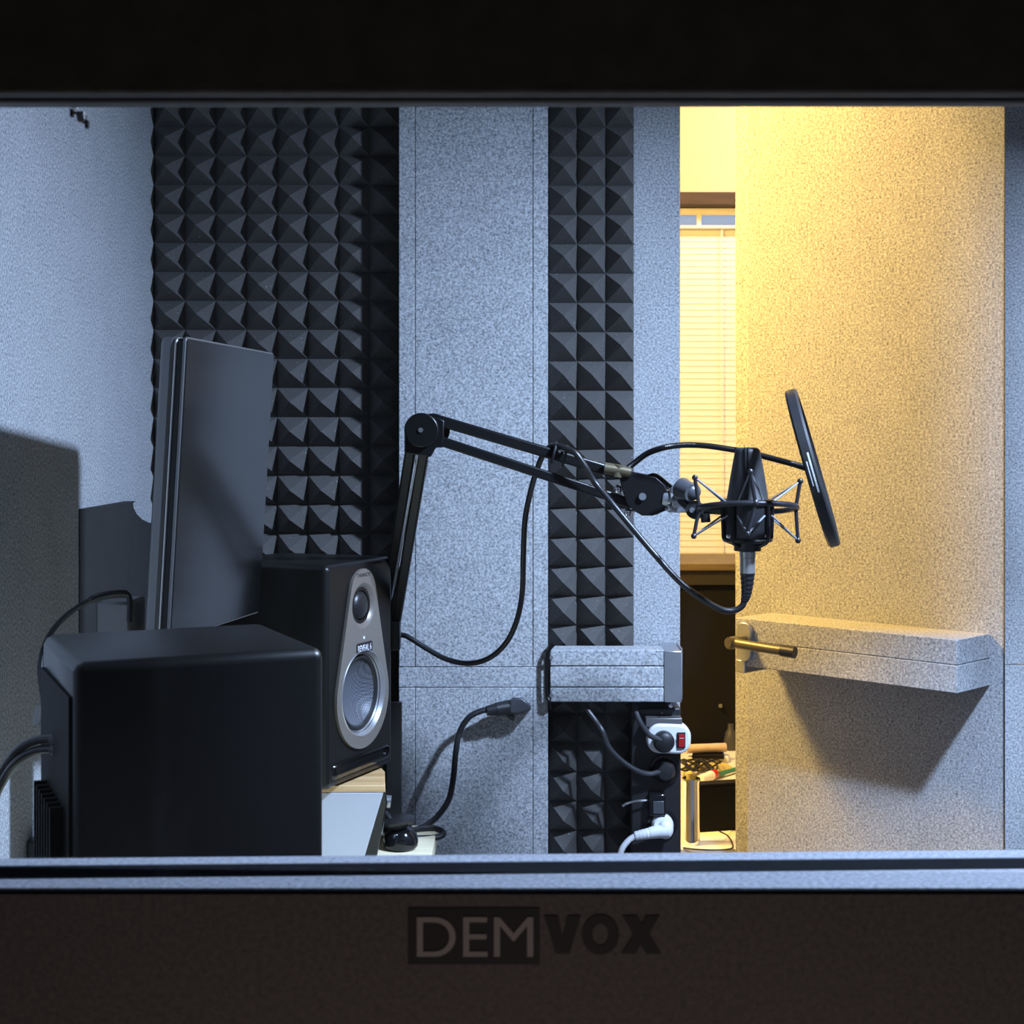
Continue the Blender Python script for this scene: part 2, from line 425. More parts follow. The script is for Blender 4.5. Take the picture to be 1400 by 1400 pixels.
# felt panel standing proud of the foam, boards with seams
bm = bmesh.new()
d = 2.605; s = .0005
xa, xb, xc, xd = X(545, d), X(567.5, d), X(728.5, d), X(749.5, d)
za, zb = Z(912, d), Z(940, d)
YB_ = YB - .001
for (u0, u1) in ((xa, xb), (xb, xc), (xc, xd)):
    box(bm, u0 + s, u1 - s, d, YB_, za + s, 2.13); box(bm, u0 + s, u1 - s, d, YB_, .02, zb - s)
box(bm, xa, xd, d, YB_, zb + s, za - s)
box(bm, xa + .003, xd - .003, d + .0022, YB - .0015, .02, 2.13)
fp = build('felt_panel', bm, M['felt'], off=Vector(((xa + xd) / 2, YB, .02)), bevel=.0011, seg=2)
tag(fp, 'tall grey felt wall panel with stitched seams between the two foam strips', 'wall panel')

# lock box: felt beam with steel strike plate, in line with the bar on the door
lb = thing('lock_beam', (X(840, 2.575), 2.64, Z(962, 2.575)), 'grey felt box beam with a steel end plate across the narrow foam strip', 'beam')
d = 2.590
bm = bmesh.new(); s = .0006
yb_ = YB - .055
for (p0, p1) in ((888, 911), (911, 940), (940, 960.5)):
    box(bm, X(752, d), X(908, d), d, yb_, Z(p1, d) + s, Z(p0, d) - s)
box(bm, X(753, d), X(908, d), d + .004, YB - .05, Z(960, d) + .001, Z(889, d) - .001)
build('felt_cover', bm, M['felt'], lb, bevel=.0022)
bm = bmesh.new(); box(bm, X(908, d), X(932, d), d - .002, 2.695, Z(960, d), Z(890, d))
box(bm, X(932, d) - .0, X(934, d), d + .01, 2.68, Z(958, d), Z(887, d))
build('strike_plate', bm, M['steel'], lb, bevel=.002, label='steel end plate')
bm = bmesh.new()
tube(bm, [P(757, 881, d), P(751, 888, d), P(747.5, 897, d), P(747, 925, d), P(748, 950, d), P(752, 962, d), P(754, 972, d + .03)], .0035, 8)
cyl(bm, P(754, 882, d - .002), P(754, 882, d + .03), .004)
build('pull_wire', bm, M['black_metal'], lb, label='black pull loop at the left end')
for q in (P(754, 899, d - .004), P(754, 951, d - .004), P(917, 965, d + .004)):
    bm = bmesh.new(); cyl(bm, q, q + Vector((0, .02, 0)), .0035); build('screw', bm, M['steel'], lb)

# ------------------------------------------------------------ the open door
HX, HY, W = .907, 2.70, .60
TH = R(45)
U = Vector((-cos(TH), sin(TH), 0)); N = Vector((-sin(TH), -cos(TH), 0))
def D(u, v, z): return Vector((HX, HY, 0)) + U * u + N * v + Vector((0, 0, z))
DM = Matrix(((U.x, N.x, 0, HX), (U.y, N.y, 0, HY), (0, 0, 1, 0), (0, 0, 0, 1)))
bm = bmesh.new()
box(bm, -.004, W - .022, -.05, 0, .03, 2.05, DM)
box(bm, .06, W + .045, -.10, -.0502, .03, 2.05, DM)
door = struct('door_1', bm, M['felt'], off=Vector((HX, HY, .03)), bevel=.003, seg=2)
LOC['door_1'] = Vector((HX, HY, .03))
zt, zm, zb = .9415, .893, .851
zt, zb = .9415, .845; zm = .8955
bm = bmesh.new()
box(bm, .026, .515, .0005, .125, zm + .0004, zt, DM); box(bm, .026, .515, .0005, .125, zb, zm - .0004, DM)
box(bm, .03, .51, .0005, .1236, zb + .003, zt - .003, DM)
build('crossbar', bm, M['felt'], door, bevel=.0016, label='felt covered bar across the inside of the door')
bm = bmesh.new()
mt = DM @ Matrix.Translation((.488, .1255, .8955))
prism(bm, rrect(.036, .078, .016), lambda a, b: mt @ Vector((a, 0, b)), lambda a, b: mt @ Vector((a, .010, b)))
h = build('door_handle', bm, M['steel'], door, bevel=.0015, label='steel lever handle')
LOC[h.name] = LOC['door_1']
bm = bmesh.new()
cyl(bm, D(.488, .13, .897), D(.488, .182, .897), .0125); cyl(bm, D(.488, .182, .897), D(.488, .186, .897), .008)
tube(bm, [D(.488, .170, .897), D(.46, .172, .896), D(.40, .168, .893), D(.352, .163, .891)], .0105, 12, rf=lambda t, i: 1 - .12 * t)
build('lever', bm, M['brass'], h)
bm = bmesh.new(); tube(bm, [D(.375, .1655, .892), D(.346, .1625, .8905)], .0115, 12, smooth=False); build('grip_end', bm, M['black'], h)
bm = bmesh.new(); box(bm, .488, .512, .03, .129, zb - .014, zb + .012, DM); build('latch_plate', bm, M['steel'], door, bevel=.002)

# ============================================================ DESK SIDE
DESK = .65
dk = thing('desk', (-.39, 1.7, 0), 'pale birch desk along the left wall under the speakers', 'desk')
bm = bmesh.new(); box(bm, XL + .004, X(595, 2.4), 1.02, 2.47, DESK - .03, DESK); build('desktop', bm, M['pale'], dk, bevel=.002)
for (x_, y_) in ((-.62, 1.06), (-.17, 1.06), (-.62, 2.42), (-.17, 2.42)):
    bm = bmesh.new(); box(bm, x_ - .02, x_ + .02, y_ - .02, y_ + .02, 0, DESK - .03); build('leg', bm, M['black'], dk)

# far riser: white cheek with slanted front, pine top, glossy rack face
SPZ = .766
rs = thing('speaker_riser', (-.40, 2.4, DESK), 'white sided desk riser with pine top under the far speaker', 'riser')
yr0, yr1 = 2.262, 2.42
xt, xbm = X(524, yr0), X(497, yr0)
bm = bmesh.new()
prism(bm, [(-.60, DESK), (xbm, DESK), (xt, SPZ - .012), (-.60, SPZ - .012)], lambda a, b: (a, yr0, b), lambda a, b: (a, yr0 + .02, b))
build('side_panel', bm, M['dimwhite'], rs, bevel=.0008)
bm = bmesh.new(); prism(bm, [(-.60, yr0), (xt + .003, yr0), (X(526, 2.36), 2.36), (X(515, 2.42), yr1), (-.60, yr1)], lambda a, b: (a, b, SPZ - .0115), lambda a, b: (a, b, SPZ - .0005)); build('top_board', bm, M['pine'], rs, bevel=.001)
bm = bmesh.new()
prism(bm, [(xbm - .002, DESK + .001), (xbm + .020, DESK + .001), (xt + .006, SPZ - .03), (xt + .004, SPZ - .013), (xt - .002, SPZ - .013)],
      lambda a, b: (a, yr0 + .0045, b), lambda a, b: (a - .006, yr0 + .06, b))
rk = build('front_face', bm, M['gloss'], rs, bevel=.002)
for (pa, pb) in ((1092, 1112), (1130, 1146)):
    bm = bmesh.new()
    zc_ = Z((pa + pb) / 2, yr0); t_ = (zc_ - DESK) / (SPZ - .013 - DESK); xx = xbm + (xt - xbm) * t_ + .012
    cyl(bm, (xx - .006, yr0 + .03, zc_), (xx + .003, yr0 + .03, zc_ - .001), .010); build('dial', bm, M['steel'], rk)
bm = bmesh.new(); box(bm, -.60, -.58, yr0 + .021, yr1, DESK, SPZ - .012); build('back_panel', bm, M['dimwhite'], rs)

# near riser (below the window sill)
nr = thing('speaker_riser', (-.31, 1.346, DESK), 'plain white block under the near black speaker', 'riser')
bm = bmesh.new(); box(bm, -.39, -.23, 1.27, 1.42, DESK, SPZ - .0005); build('body', bm, M['dimwhite'], nr, bevel=.002)

# ------------------------------------------------------------ studio speaker (front faces local +X)
SW, SD, SH = .208, .216, .344
def make_speaker(loc, rz, label):
    t = thing('studio_speaker', loc, label, 'speaker', 'pair of studio speakers on the desk', rz, local=True)
    fx = SD / 2
    def zt(f): return SH * (1 - f)
    # egg shaped plate, split into a tweeter half and a woofer half
    zw, zw_t = zt(.605), zt(.205)
    rb, rtp, zc1, zc2 = .0815, .039, zt(.620), zt(.150)
    dist = zc2 - zc1; ang = math.asin((rb - rtp) / dist)
    outl = []
    for k in range(49):
        a = pi - ang + (pi + 2 * ang) * k / 48
        outl.append((rb * cos(a), zc1 + rb * sin(a)))
    for k in range(33):
        a = ang + (pi - 2 * ang) * k / 32
        outl.append((rtp * cos(a), zc2 + rtp * sin(a)))
    zs = zt(.36)
    def ray(c, a, lo, hi):
        best = 9; dx, dz = cos(a), sin(a)
        n = len(outl)
        for i in range(n):
            (ax, az), (bx, bz) = outl[i], outl[(i+1) % n]
            ex, ez = bx - ax, bz - az; det = dx * -ez + ex * dz
            if abs(det) < 1e-12: continue
            rx, rz_ = ax - c[0], az - c[1]
            tt = (rx * -ez + ex * rz_) / det; ss = (dx * rz_ - dz * rx) / det
            if tt > 0 and -1e-6 <= ss <= 1 + 1e-6: best = min(best, tt)
        if dz < 0 and lo is not None: best = min(best, (lo - c[1]) / dz)
        if dz > 0 and hi is not None: best = min(best, (hi - c[1]) / dz)
        return (c[0] + best * dx, c[1] + best * dz)
    # cabinet with rounded edges and two driver openings
    bm = bmesh.new(); zmid, hh = (SH + .004) / 2, SH - .004
    loops = []
    for xx, ins in ((-fx, .008), (-fx + .003, .003), (-fx + .009, 0), (fx - .009, 0), (fx - .005, .0012), (fx - .002, .0035), (fx, .0085)):
        loops.append([bm.verts.new((xx, *p)) for p in rrect(SW - 2*ins, hh - 2*ins, .010 - ins, 5, 0, zmid)])
    for A_, B_ in zip(loops, loops[1:]):
        for i in range(len(A_)): bm.faces.new((A_[i], A_[(i+1) % len(A_)], B_[(i+1) % len(A_)], B_[i]))
    bm.faces.new(loops[0][::-1])
    egg = outl; outl = rrect(SW - .017, hh - .017, .0015, 5, 0, zmid)
    for c, r, lo, hi in (((0, zw), .0612, None, zs), ((0, zw_t), .0236, zs, None)):
        w2 = SW / 2 - .0085
        angs = sorted([2 * pi * k / 72 for k in range(72)] + [math.atan2(zz_ - c[1], sx_ * w2) % (2*pi) for sx_ in (-1, 1) for zz_ in (zs, zmid - hh/2 + .0085 if hi else zmid + hh/2 - .0085)])
        n = len(angs)
        inn = [bm.verts.new((fx, c[0] + r * cos(a), c[1] + r * sin(a))) for a in angs]
        out = [bm.verts.new((fx, *ray(c, a, lo, hi))) for a in angs]
        deep = [bm.verts.new((fx - .0295, c[0] + r * cos(a), c[1] + r * sin(a))) for a in angs]
        for i in range(n):
            j = (i + 1) % n
            bm.faces.new((inn[i], inn[j], out[j], out[i])); bm.faces.new((inn[i], deep[i], deep[j], inn[j]))
    build('cabinet', bm, M['vinyl'], t)
    outl = egg
    bm = bmesh.new(); tp = .005
    hw = None
    for c, r, lo, hi in (((0, zw), .0685, None, zs), ((0, zw_t), .036, zs, None)):
        # half width at the split line, for exact corners
        wl = ray((0, zs + 1e-5), 0, None, None)[0]
        angs = [2 * pi * k / 72 for k in range(72)] + [math.atan2(zs - c[1], wl - c[0]) % (2*pi), math.atan2(zs - c[1], -wl - c[0]) % (2*pi)]
        angs = sorted(angs); n = len(angs)
        inn = [bm.verts.new((fx + tp, c[0] + r * cos(a), c[1] + r * sin(a))) for a in angs]
        q = [ray(c, a, lo, hi) for a in angs]
        out = [bm.verts.new((fx + tp, *p)) for p in q]
        bk = [bm.verts.new((fx + .0002, *p)) for p in q]
        for i in range(n):
            j = (i + 1) % n
            bm.faces.new((inn[i], inn[j], out[j], out[i])); bm.faces.new((out[i], out[j], bk[j], bk[i]))
    pl = build('front_plate', bm, M['plate'], t, label='grey egg shaped front plate')
    mx = lambda z, x=fx: axis_mat((x, 0, z), (1, 0, 0), (0, 1, 0))
    # tweeter: flared waveguide and dome
    bm = bmesh.new(); lathe(bm, [(.036, tp), (.0335, tp - .0012), (.029, tp - .0048), (.0255, tp - .0085), (.0236, -.006), (.0, -.006)], mx(zw_t), 48, cap=False)
    tw = build('tweeter_waveguide', bm, M['plate'], t)
    bm = bmesh.new(); lathe(bm, [(.0232, -.004), (.0215, -.0005), (.017, .0030), (.009, .0052), (0, .0058)], mx(zw_t), 40)
    build('tweeter_dome', bm, M['dome'], tw)
    # woofer: silver ring, rubber surround, woven cone, cap
    bm = bmesh.new(); lathe(bm, [(.0685, tp), (.0676, tp + .0012), (.0662, tp + .0008), (.0615, -.0005), (.0588, -.0045)], mx(zw), 64, cap=False)
    wf = build('woofer_ring', bm, M['ring'], t, label='silver ring round the woofer')
    bm = bmesh.new(); lathe(bm, [(.0592, -.0043), (.0578, -.0020), (.0553, -.0012), (.0525, -.0025), (.0505, -.0060)], mx(zw), 64, cap=False)
    build('surround', bm, M['black'], wf)
    bm = bmesh.new(); lathe(bm, [(.0510, -.0056), (.045, -.0105), (.034, -.0195), (.022, -.0238), (.010, -.0258), (0, -.0262)], mx(zw), 64, cap=False)
    build('cone', bm, M['cone'], wf)
    # prints
    bm = fit_text('TANNOY', (fx + tp + .0001, -.0215, zt(.074)), (0, 1, 0), (0, 0, 1), .043, .0062, .0003, 0)
    build('print', bm, M['lettering_black'], pl, smooth=False)
    bm = bmesh.new(); prism(bm, rrect(.050, .017, .004, 4, .002, zt(.398)), lambda a, b: (fx + tp, a, b), lambda a, b: (fx + tp + .0006, a, b))
    lbp = build('badge', bm, M['lettering_black'], pl)
    bm = fit_text('REVEAL 6', (fx + tp + .0007, -.019, zt(.413)), (0, 1, 0), (0, 0, 1), .042, .0098, .0003, .01)
    build('print', bm, M['led'], pl, smooth=False)
    bm = bmesh.new(); cyl(bm, (fx + tp - .001, 0, zt(.352)), (fx + tp + .001, 0, zt(.352)), .0024, n=12); build('power_light', bm, M['led'], pl)
    # reflex slot: a rounded black mouth with a lip
    bm = bmesh.new()
    o_ = rrect(.180, .0250, .009, 6, 0, .0275); i_ = rrect(.166, .015, .006, 6, 0, .0300)
    n = len(o_)
    A = [bm.verts.new((fx + .0002, *p)) for p in o_]; Bv = [bm.verts.new((fx + .002, *p)) for p in rrect(.178, .023, .008, 6, 0, .0275)]; Cv = [bm.verts.new((fx + .005, *p)) for p in i_]; Dv = [bm.verts.new((fx + .0003, *p)) for p in rrect(.164, .013, .005, 6, 0, .0300)]
    for k in range(n):
        j = (k + 1) % n
        bm.faces.new((A[k], A[j], Bv[j], Bv[k])); bm.faces.new((Bv[k], Bv[j], Cv[j], Cv[k])); bm.faces.new((Cv[k], Cv[j], Dv[j], Dv[k]))
    bm.faces.new(Dv)
    build('port_slot', bm, M['slot_black'], t, angle=50)
    # amplifier back plate with heat sink ribs
    bm = bmesh.new(); box(bm, -fx - .003, -fx - .0002, -SW/2 + .012, SW/2 - .012, .02, SH - .03)
    for k in range(7): box(bm, -fx - .014, -fx - .0029, -.06 + k * .018, -.054 + k * .018, .03, .215)
    build('amplifier_plate', bm, M['matte_black'], t)
    for sy in (-1, 1):
        for sx in (-1, 1):
            bm = bmesh.new(); cyl(bm, (sx * .085, sy * .075, 0), (sx * .085, sy * .075, .0042), .010); build('foot', bm, M['rubber'], t)
    return t
far = make_speaker((-.2378 - SD/2 * .9135, 2.303 + SD/2 * .4067, SPZ), R(-24), 'studio speaker facing right with grey egg shaped front visible, behind the near one')
near = copy_tree(far); near.location = (-.2103 - SD/2 * .9085, 1.3982 - SD/2 * .4179, SPZ); near.rotation_euler = (0, 0, R(24.7))
near['label'] = 'near black studio speaker seen from its side at the lower left of the window'

# ------------------------------------------------------------ display between the speakers
AL = R(-10); MX, MY = X(255, 1.80), 1.80
mo = thing('display', (-.40, 1.94, DESK), 'upright glossy display with dark aluminium edge between the two speakers', 'display')
MW, MZ0, MZ1 = .324, 1.048, 1.4255
tl = math.tan(R(3.45))
def S(x, y, z):   # x out of the screen, y along it from the near edge, z height
    x = x + (z - MZ1) * tl
    return Vector((MX, MY, 0)) + Vector((cos(AL), sin(AL), 0)) * x + Vector((-sin(AL), cos(AL), 0)) * y + Vector((0, 0, z))
def slab(x0, x1, inset, r, mat, name, parent, bev=.001, label=None):
    bm = bmesh.new()
    pts = rrect(MW - 2 * inset, MZ1 - MZ0 - 2 * inset, r, 6, MW / 2, (MZ0 + MZ1) / 2)
    prism(bm, pts, lambda a, b: S(x0, a, b), lambda a, b: S(x1, a, b))
    return build(name, bm, mat, parent, bevel=bev, seg=3, label=label)
slab(-.034, -.0155, 0, .010, M['alu'], 'back_shell', mo, .005)
slab(-.0155, -.0125, .0005, .008, M['alu_light'], 'edge_band', mo)
slab(-.0125, -.0045, .002, .006, M['black_metal'], 'seam_band', mo)
slab(-.0045, -.0008, .0005, .006, M['alu'], 'bezel', mo, .0008)
slab(-.0008, .0008, .003, .004, M['screen'], 'screen', mo, .0005)
bm = bmesh.new()
zz = Z(823, 1.9)
box(bm, X(130, 1.9), X(178, 1.9), 1.90, 1.98, DESK + .012, zz); 
build('stand_column', bm, M['alu'], mo, bevel=.004)
bm = bmesh.new(); q = S(-.0345, .13, 1.16)
box(bm, X(150, 1.9), q.x - .012, 1.92, 1.96, zz - .075, zz - .045); build('stand_arm', bm, M['alu'], mo)
bm = bmesh.new(); q1 = S(-.034, .13, zz - .06); cyl(bm, (q.x - .014, 1.94, zz - .06), (q1.x + .002, 1.94, zz - .06), .02); build('pivot', bm, M['alu'], mo)
bm = bmesh.new(); box(bm, -.58, -.40, 1.83, 2.05, DESK, DESK + .012); build('stand_base', bm, M['alu'], mo, bevel=.003)
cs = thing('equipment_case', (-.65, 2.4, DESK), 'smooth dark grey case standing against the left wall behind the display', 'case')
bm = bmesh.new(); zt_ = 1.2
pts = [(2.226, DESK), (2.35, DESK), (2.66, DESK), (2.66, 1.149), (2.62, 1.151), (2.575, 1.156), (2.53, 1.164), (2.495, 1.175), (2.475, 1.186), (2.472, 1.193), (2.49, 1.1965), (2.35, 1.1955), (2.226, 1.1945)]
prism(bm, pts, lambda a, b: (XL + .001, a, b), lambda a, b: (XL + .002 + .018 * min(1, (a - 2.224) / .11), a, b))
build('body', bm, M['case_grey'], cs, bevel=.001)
cb = thing('display_cable', P(176, 815, 1.87), 'black cable arching up behind the near speaker beside the display', 'cable')
bm = bmesh.new()
tube(bm, [P(177, 850, 1.885), P(177, 818, 1.885), P(168, 812, 1.88), P(140, 815, 1.87), P(110, 828, 1.86), P(80, 852, 1.85), P(62, 880, 1.84), P(55, 915, 1.82), P(60, 960, 1.80), P(66, 1010, 1.78), P(80, 1130, 1.76)],
     .0036, 10, rf=lambda t, i: 1.5 if .16 < t < .36 else 1)
build('cord', bm, M['rubber'], cb)
bm = bmesh.new(); cyl(bm, P(54, 966, 1.79), P(50, 990, 1.79), .005); build('plug', bm, M['alu'], cb)

# cables into the back of the near speaker
for i, (dy, off, lab) in enumerate(((0, 0, 'upper of two thick black cables plugged into the near speaker'), (14, 9, 'lower of two thick black cables plugged into the near speaker'))):
    cc = thing('speaker_cable', P(80, 1012, 1.30), lab, 'cable', 'cables in the back of the near speaker')
    bm = bmesh.new()
    tube(bm, [P(96, 1014 + dy, 1.31), P(75, 1010 + dy, 1.32), P(50, 1012 + dy, 1.33), P(25, 1025 + dy, 1.34), P(6, 1050 + dy, 1.36), P(-12, 1095 + dy, 1.38), P(-25, 1200 + dy, 1.40)], .0042, 10)
    build('cord', bm, M['rubber'], cc)
    bm = bmesh.new(); cyl(bm, P(100, 1014 + dy, 1.305), P(74, 1010 + dy, 1.32), .0062); build('plug', bm, M['black'], cc)

ws = thing('wall_socket', (XL, 2.0, Z(1170, 2.0)), 'dark grey socket with a plug low on the left wall at the window corner', 'socket')
bm = bmesh.new(); box(bm, XL + .0005, XL + .03, 1.985, 2.06, Z(1190, 2.0), Z(1146, 2.0)); build('housing', bm, M['knob'], ws, bevel=.004)
bm = bmesh.new(); cyl(bm, (XL + .03, 2.01, Z(1160, 2.0)), (XL + .06, 2.0, Z(1160, 2.0)), .014, .009); build('plug', bm, M['steel'], ws)

# black board standing behind the far speaker
bm = bmesh.new(); box(bm, X(528, 2.475), X(549, 2.475), 2.475, 2.49, 0, Z(961, 2.475))
tag(build('upright_board', bm, M['black'], off=Vector((X(540, 2.475), 2.48, 0)), bevel=.001), 'narrow black upright board right behind the far speaker', 'board')

# headphones on the desk
hp = thing('headphones', P(545, 1150, 2.36), 'black headphones lying on the pale desk beside the riser', 'headphones')
hp.location.z = DESK; LOC[hp.name] = hp.location.copy()
dd = 2.33
def cup(c, r, h_, tilt=0):
    bm = bmesh.new()
    lathe(bm, [(0, 0), (r * .8, 0), (r * .98, h_ * .15), (r, h_ * .35), (r * .92, h_ * .7), (r * .66, h_ * .93), (0, h_)], axis_mat(c, (tilt, -.1, 1)), 36, cap=False)
    return bm
c0 = Vector((X(548, dd), dd, DESK + .0005))
b_ = build('ear_cup', cup(c0, .028, .032), M['gloss'], hp)
bm = bmesh.new(); lathe(bm, [(.012, .03), (.019, .036), (.026, .041), (.028, .045), (.024, .048), (0, .049)], axis_mat(c0, (-.12, 0, 1)), 32); build('ear_cushion', bm, M['black'], hp)
c1 = Vector((X(540, dd) , dd + .062, DESK + .0005))
build('ear_cup', cup(c1, .026, .030, -.1), M['gloss'], hp)
bm = bmesh.new()
tube(bm, [c0 + Vector((-.012, .0, .040)), c0 + Vector((-.025, .01, .050)), c0 + Vector((-.04, .03, .052)), c1 + Vector((-.03, .01, .045)), c1 + Vector((-.008, .004, .026))], .004, 8)
build('headband', bm, M['black'], hp)

# wall plug with hood and its lead
wl = thing('audio_lead', P(695, 968, 2.59), 'black audio lead plugged into the lower felt panel', 'cable')
bm = bmesh.new()
tube(bm, [P(668, 970, 2.57), P(655, 973, 2.567), P(640, 982, 2.563), P(628, 1002, 2.56), P(623, 1030, 2.54), P(620, 1062, 2.52), P(614, 1092, 2.50), P(600, 1114, 2.48), P(585, 1127, 2.46), P(571, 1134, 2.44),
          P(560, 1137, 2.425), P(575, 1133, 2.43), P(592, 1132.5, 2.435), P(604, 1136, 2.43), P(606, 1141, 2.42), P(596, 1145, 2.41), P(578, 1146, 2.40), P(566, 1146, 2.395)], .0052, 10)
build('cord', bm, M['rubber'], wl)
bm = bmesh.new()
A_, B_ = P(665, 972, 2.568), P(702, 966, 2.580)
cyl(bm, A_, A_ + (B_ - A_) * .35, .0085, .011); cyl(bm, A_ + (B_ - A_) * .35, B_, .012, .0135)
build('plug', bm, M['black'], wl)
bm = bmesh.new()
pts = [(696, 958), (702, 953.5), (714, 954), (724, 962), (727, 968), (724, 972), (708, 977), (696, 976)]
prism(bm, pts, lambda a, b: P(a, b, 2.565), lambda a, b: P(a, b, 2.6045))
pts = [(690, 976), (704, 976), (703, 987), (697, 984)]
prism(bm, pts, lambda a, b: P(a, b, 2.578), lambda a, b: P(a, b, 2.588))
build('hood', bm, M['knob'], wl, bevel=.004, seg=3)

# ============================================================ MICROPHONE ARM
am = thing('microphone_boom', (X(521, 2.46), 2.44, DESK), 'black folding microphone arm rising behind the far speaker', 'microphone boom')
bm = bmesh.new()
bx_ = X(536, 2.44)
box(bm, bx_ - .05, bx_ - .016, 2.425, 2.455, DESK, Z(888, 2.44) + .02)
box(bm, bx_ - .05, X(547.5, 2.44), 2.425, 2.455, Z(888, 2.44), Z(848, 2.44))
build('base_post', bm, M['black_metal'], am, bevel=.002)
def bar(name, a, b, w, par, mat=M['black_metal'], dep=None):
    """flat sided tube from a to b"""
    a, b = Vector(a), Vector(b); ax = (b - a).normalized(); y = Vector((0, 1, 0)); y = (y - ax * y.dot(ax)).normalized(); s_ = ax.cross(y)
    dep = dep or w
    bm = bmesh.new(); m_ = Matrix(((ax.x, s_.x, y.x, a.x), (ax.y, s_.y, y.y, a.y), (ax.z, s_.z, y.z, a.z), (0, 0, 0, 1)))
    box(bm, 0, (b - a).length, -w/2, w/2, -dep/2, dep/2, m_)
    return build(name, bm, mat, par, bevel=w * .2, seg=3)
dj, db = 2.20, 2.455
bar('lower_tube', P(581.5, 605, dj), P(539.5, 862, db), .0165, am)
bar('lower_tube', P(564, 600, dj), P(530, 815, db), .0165, am)
bm = bmesh.new(); cyl(bm, P(574, 606, dj - .012), P(540, 800, db - .06), .0014); build('spring', bm, M['steel'], am)
bm = bmesh.new(); cyl(bm, P(585.5, 628, dj - .012), P(580, 658, dj + .035), .0012); build('spring', bm, M['steel'], am)
# elbow
bm = bmesh.new()
for (px, py, o_, r_, th) in ((576, 588, -.021, .0257, .009), (592, 588, .009, .0254, .009)):
    c_ = P(px, py, dj + o_); cyl(bm, c_, c_ + Vector((0, th, 0)), r_, n=40)
prism(bm, [(553, 584), (560, 570), (600, 571), (608, 575), (606, 612), (596, 612), (589, 625), (553, 620)], lambda a, b: P(a, b, dj - .0105), lambda a, b: P(a, b, dj + .0085))
eb = build('elbow', bm, M['black_metal'], am, bevel=.002)
bm = bmesh.new(); c_ = P(575, 588, dj - .023); cyl(bm, c_, c_ + Vector((0, .006, 0)), .0036); build('bolt', bm, M['steel'], eb)
dh = 2.22
bar('upper_tube', P(600, 575, dj), P(842, 646.5, dh), .0170, am)
bar('upper_tube', P(598, 601.5, dj), P(872, 691, dh), .0150, am)
# head plate
bm = bmesh.new()
pts = [(846, 650), (850, 644), (884, 650), (897, 652), (909, 663), (915, 678), (914, 690), (906, 699), (893, 705), (878, 705), (866, 698), (858, 690), (850, 668)]
prism(bm, pts, lambda a, b: P(a, b, dh - .020), lambda a, b: P(a, b, dh - .012)); 
prism(bm, [(a + 4, b - 1) for a, b in pts], lambda a, b: P(a, b, dh + .011), lambda a, b: P(a, b, dh + .019))
cyl(bm, P(879, 679, dh - .013), P(881, 679, dh + .012), .010)
hd = build('head_plate', bm, M['black_metal'], am, bevel=.0015)
bm = bmesh.new(); c_ = P(878.5, 679, dh - .025); cyl(bm, c_, c_ + Vector((0, .006, 0)), .0055); build('bolt', bm, M['steel'], hd)
bm = bmesh.new(); tube(bm, [P(886, 651, dh - .015), P(897, 650, dh - .015), P(913, 662, dh - .01), P(926, 673, dh - .005)], .003, 8); build('tension_rod', bm, M['black_metal'], hd)
for (px, py) in ((845, 669), (858, 701)):
    bm = bmesh.new(); ball(bm, P(px, py, dh - .012), .006, (1.0, .8, 1.2)); cyl(bm, P(px, py, dh - .012), P(px + 10, py - 3, dh - .012), .003); build('wing_screw', bm, M['chrome'], hd)
# swivel and threaded socket
bm = bmesh.new(); cyl(bm, P(908, 682, dh - .008), P(920, 684, dh - .012), .015); cyl(bm, P(920, 684, dh - .012), P(934, 681, dh - .016), .0185, .0155); ball(bm, P(922, 672, dh - .02), .008); ball(bm, P(917, 694, dh - .02), .0075)
box(bm, X(918, dh), X(936, dh), dh - .026, dh - .002, Z(700, dh), Z(688, dh))
build('swivel', bm, M['steel'], am, bevel=.001)

# ------------------------------------------------------------ microphone in its shock mount
dm = 2.12; k = dm / F          # metres per pixel at the microphone
mc = P(1022, 690, dm)
sm = thing('shock_mount', P(1022, 743, dm), 'black wire spider shock mount cradling the microphone', 'shock mount')
# tilt joint to the arm
bm = bmesh.new()
ball(bm, P(944, 672, dm + .04), .0155, (1, 1, .92), 24); cyl(bm, P(932, 668, dm + .05), P(946, 674, dm + .03), .017, .013)
build('tilt_knob', bm, M['knob'], sm)
bm = bmesh.new(); tube(bm, [P(930, 676, dh - .03), P(935, 686, dm + .05), P(948, 696, dm + .035)], .008, 12)
cyl(bm, P(950, 697, dm + .02), P(952, 698, dm + .05), .0135); cyl(bm, P(952, 698, dm + .03), P(990, 697, dm + .01), .0062, .0045)
cyl(bm, P(964, 702, dm + .02), P(965, 714, dm + .02), .007)
build('tilt_joint', bm, M['black'], sm, angle=40)
bm = bmesh.new(); cyl(bm, P(946.5, 697.5, dm + .016), P(946.5, 697.5, dm + .022), .004); build('bolt', bm, M['steel'], sm)
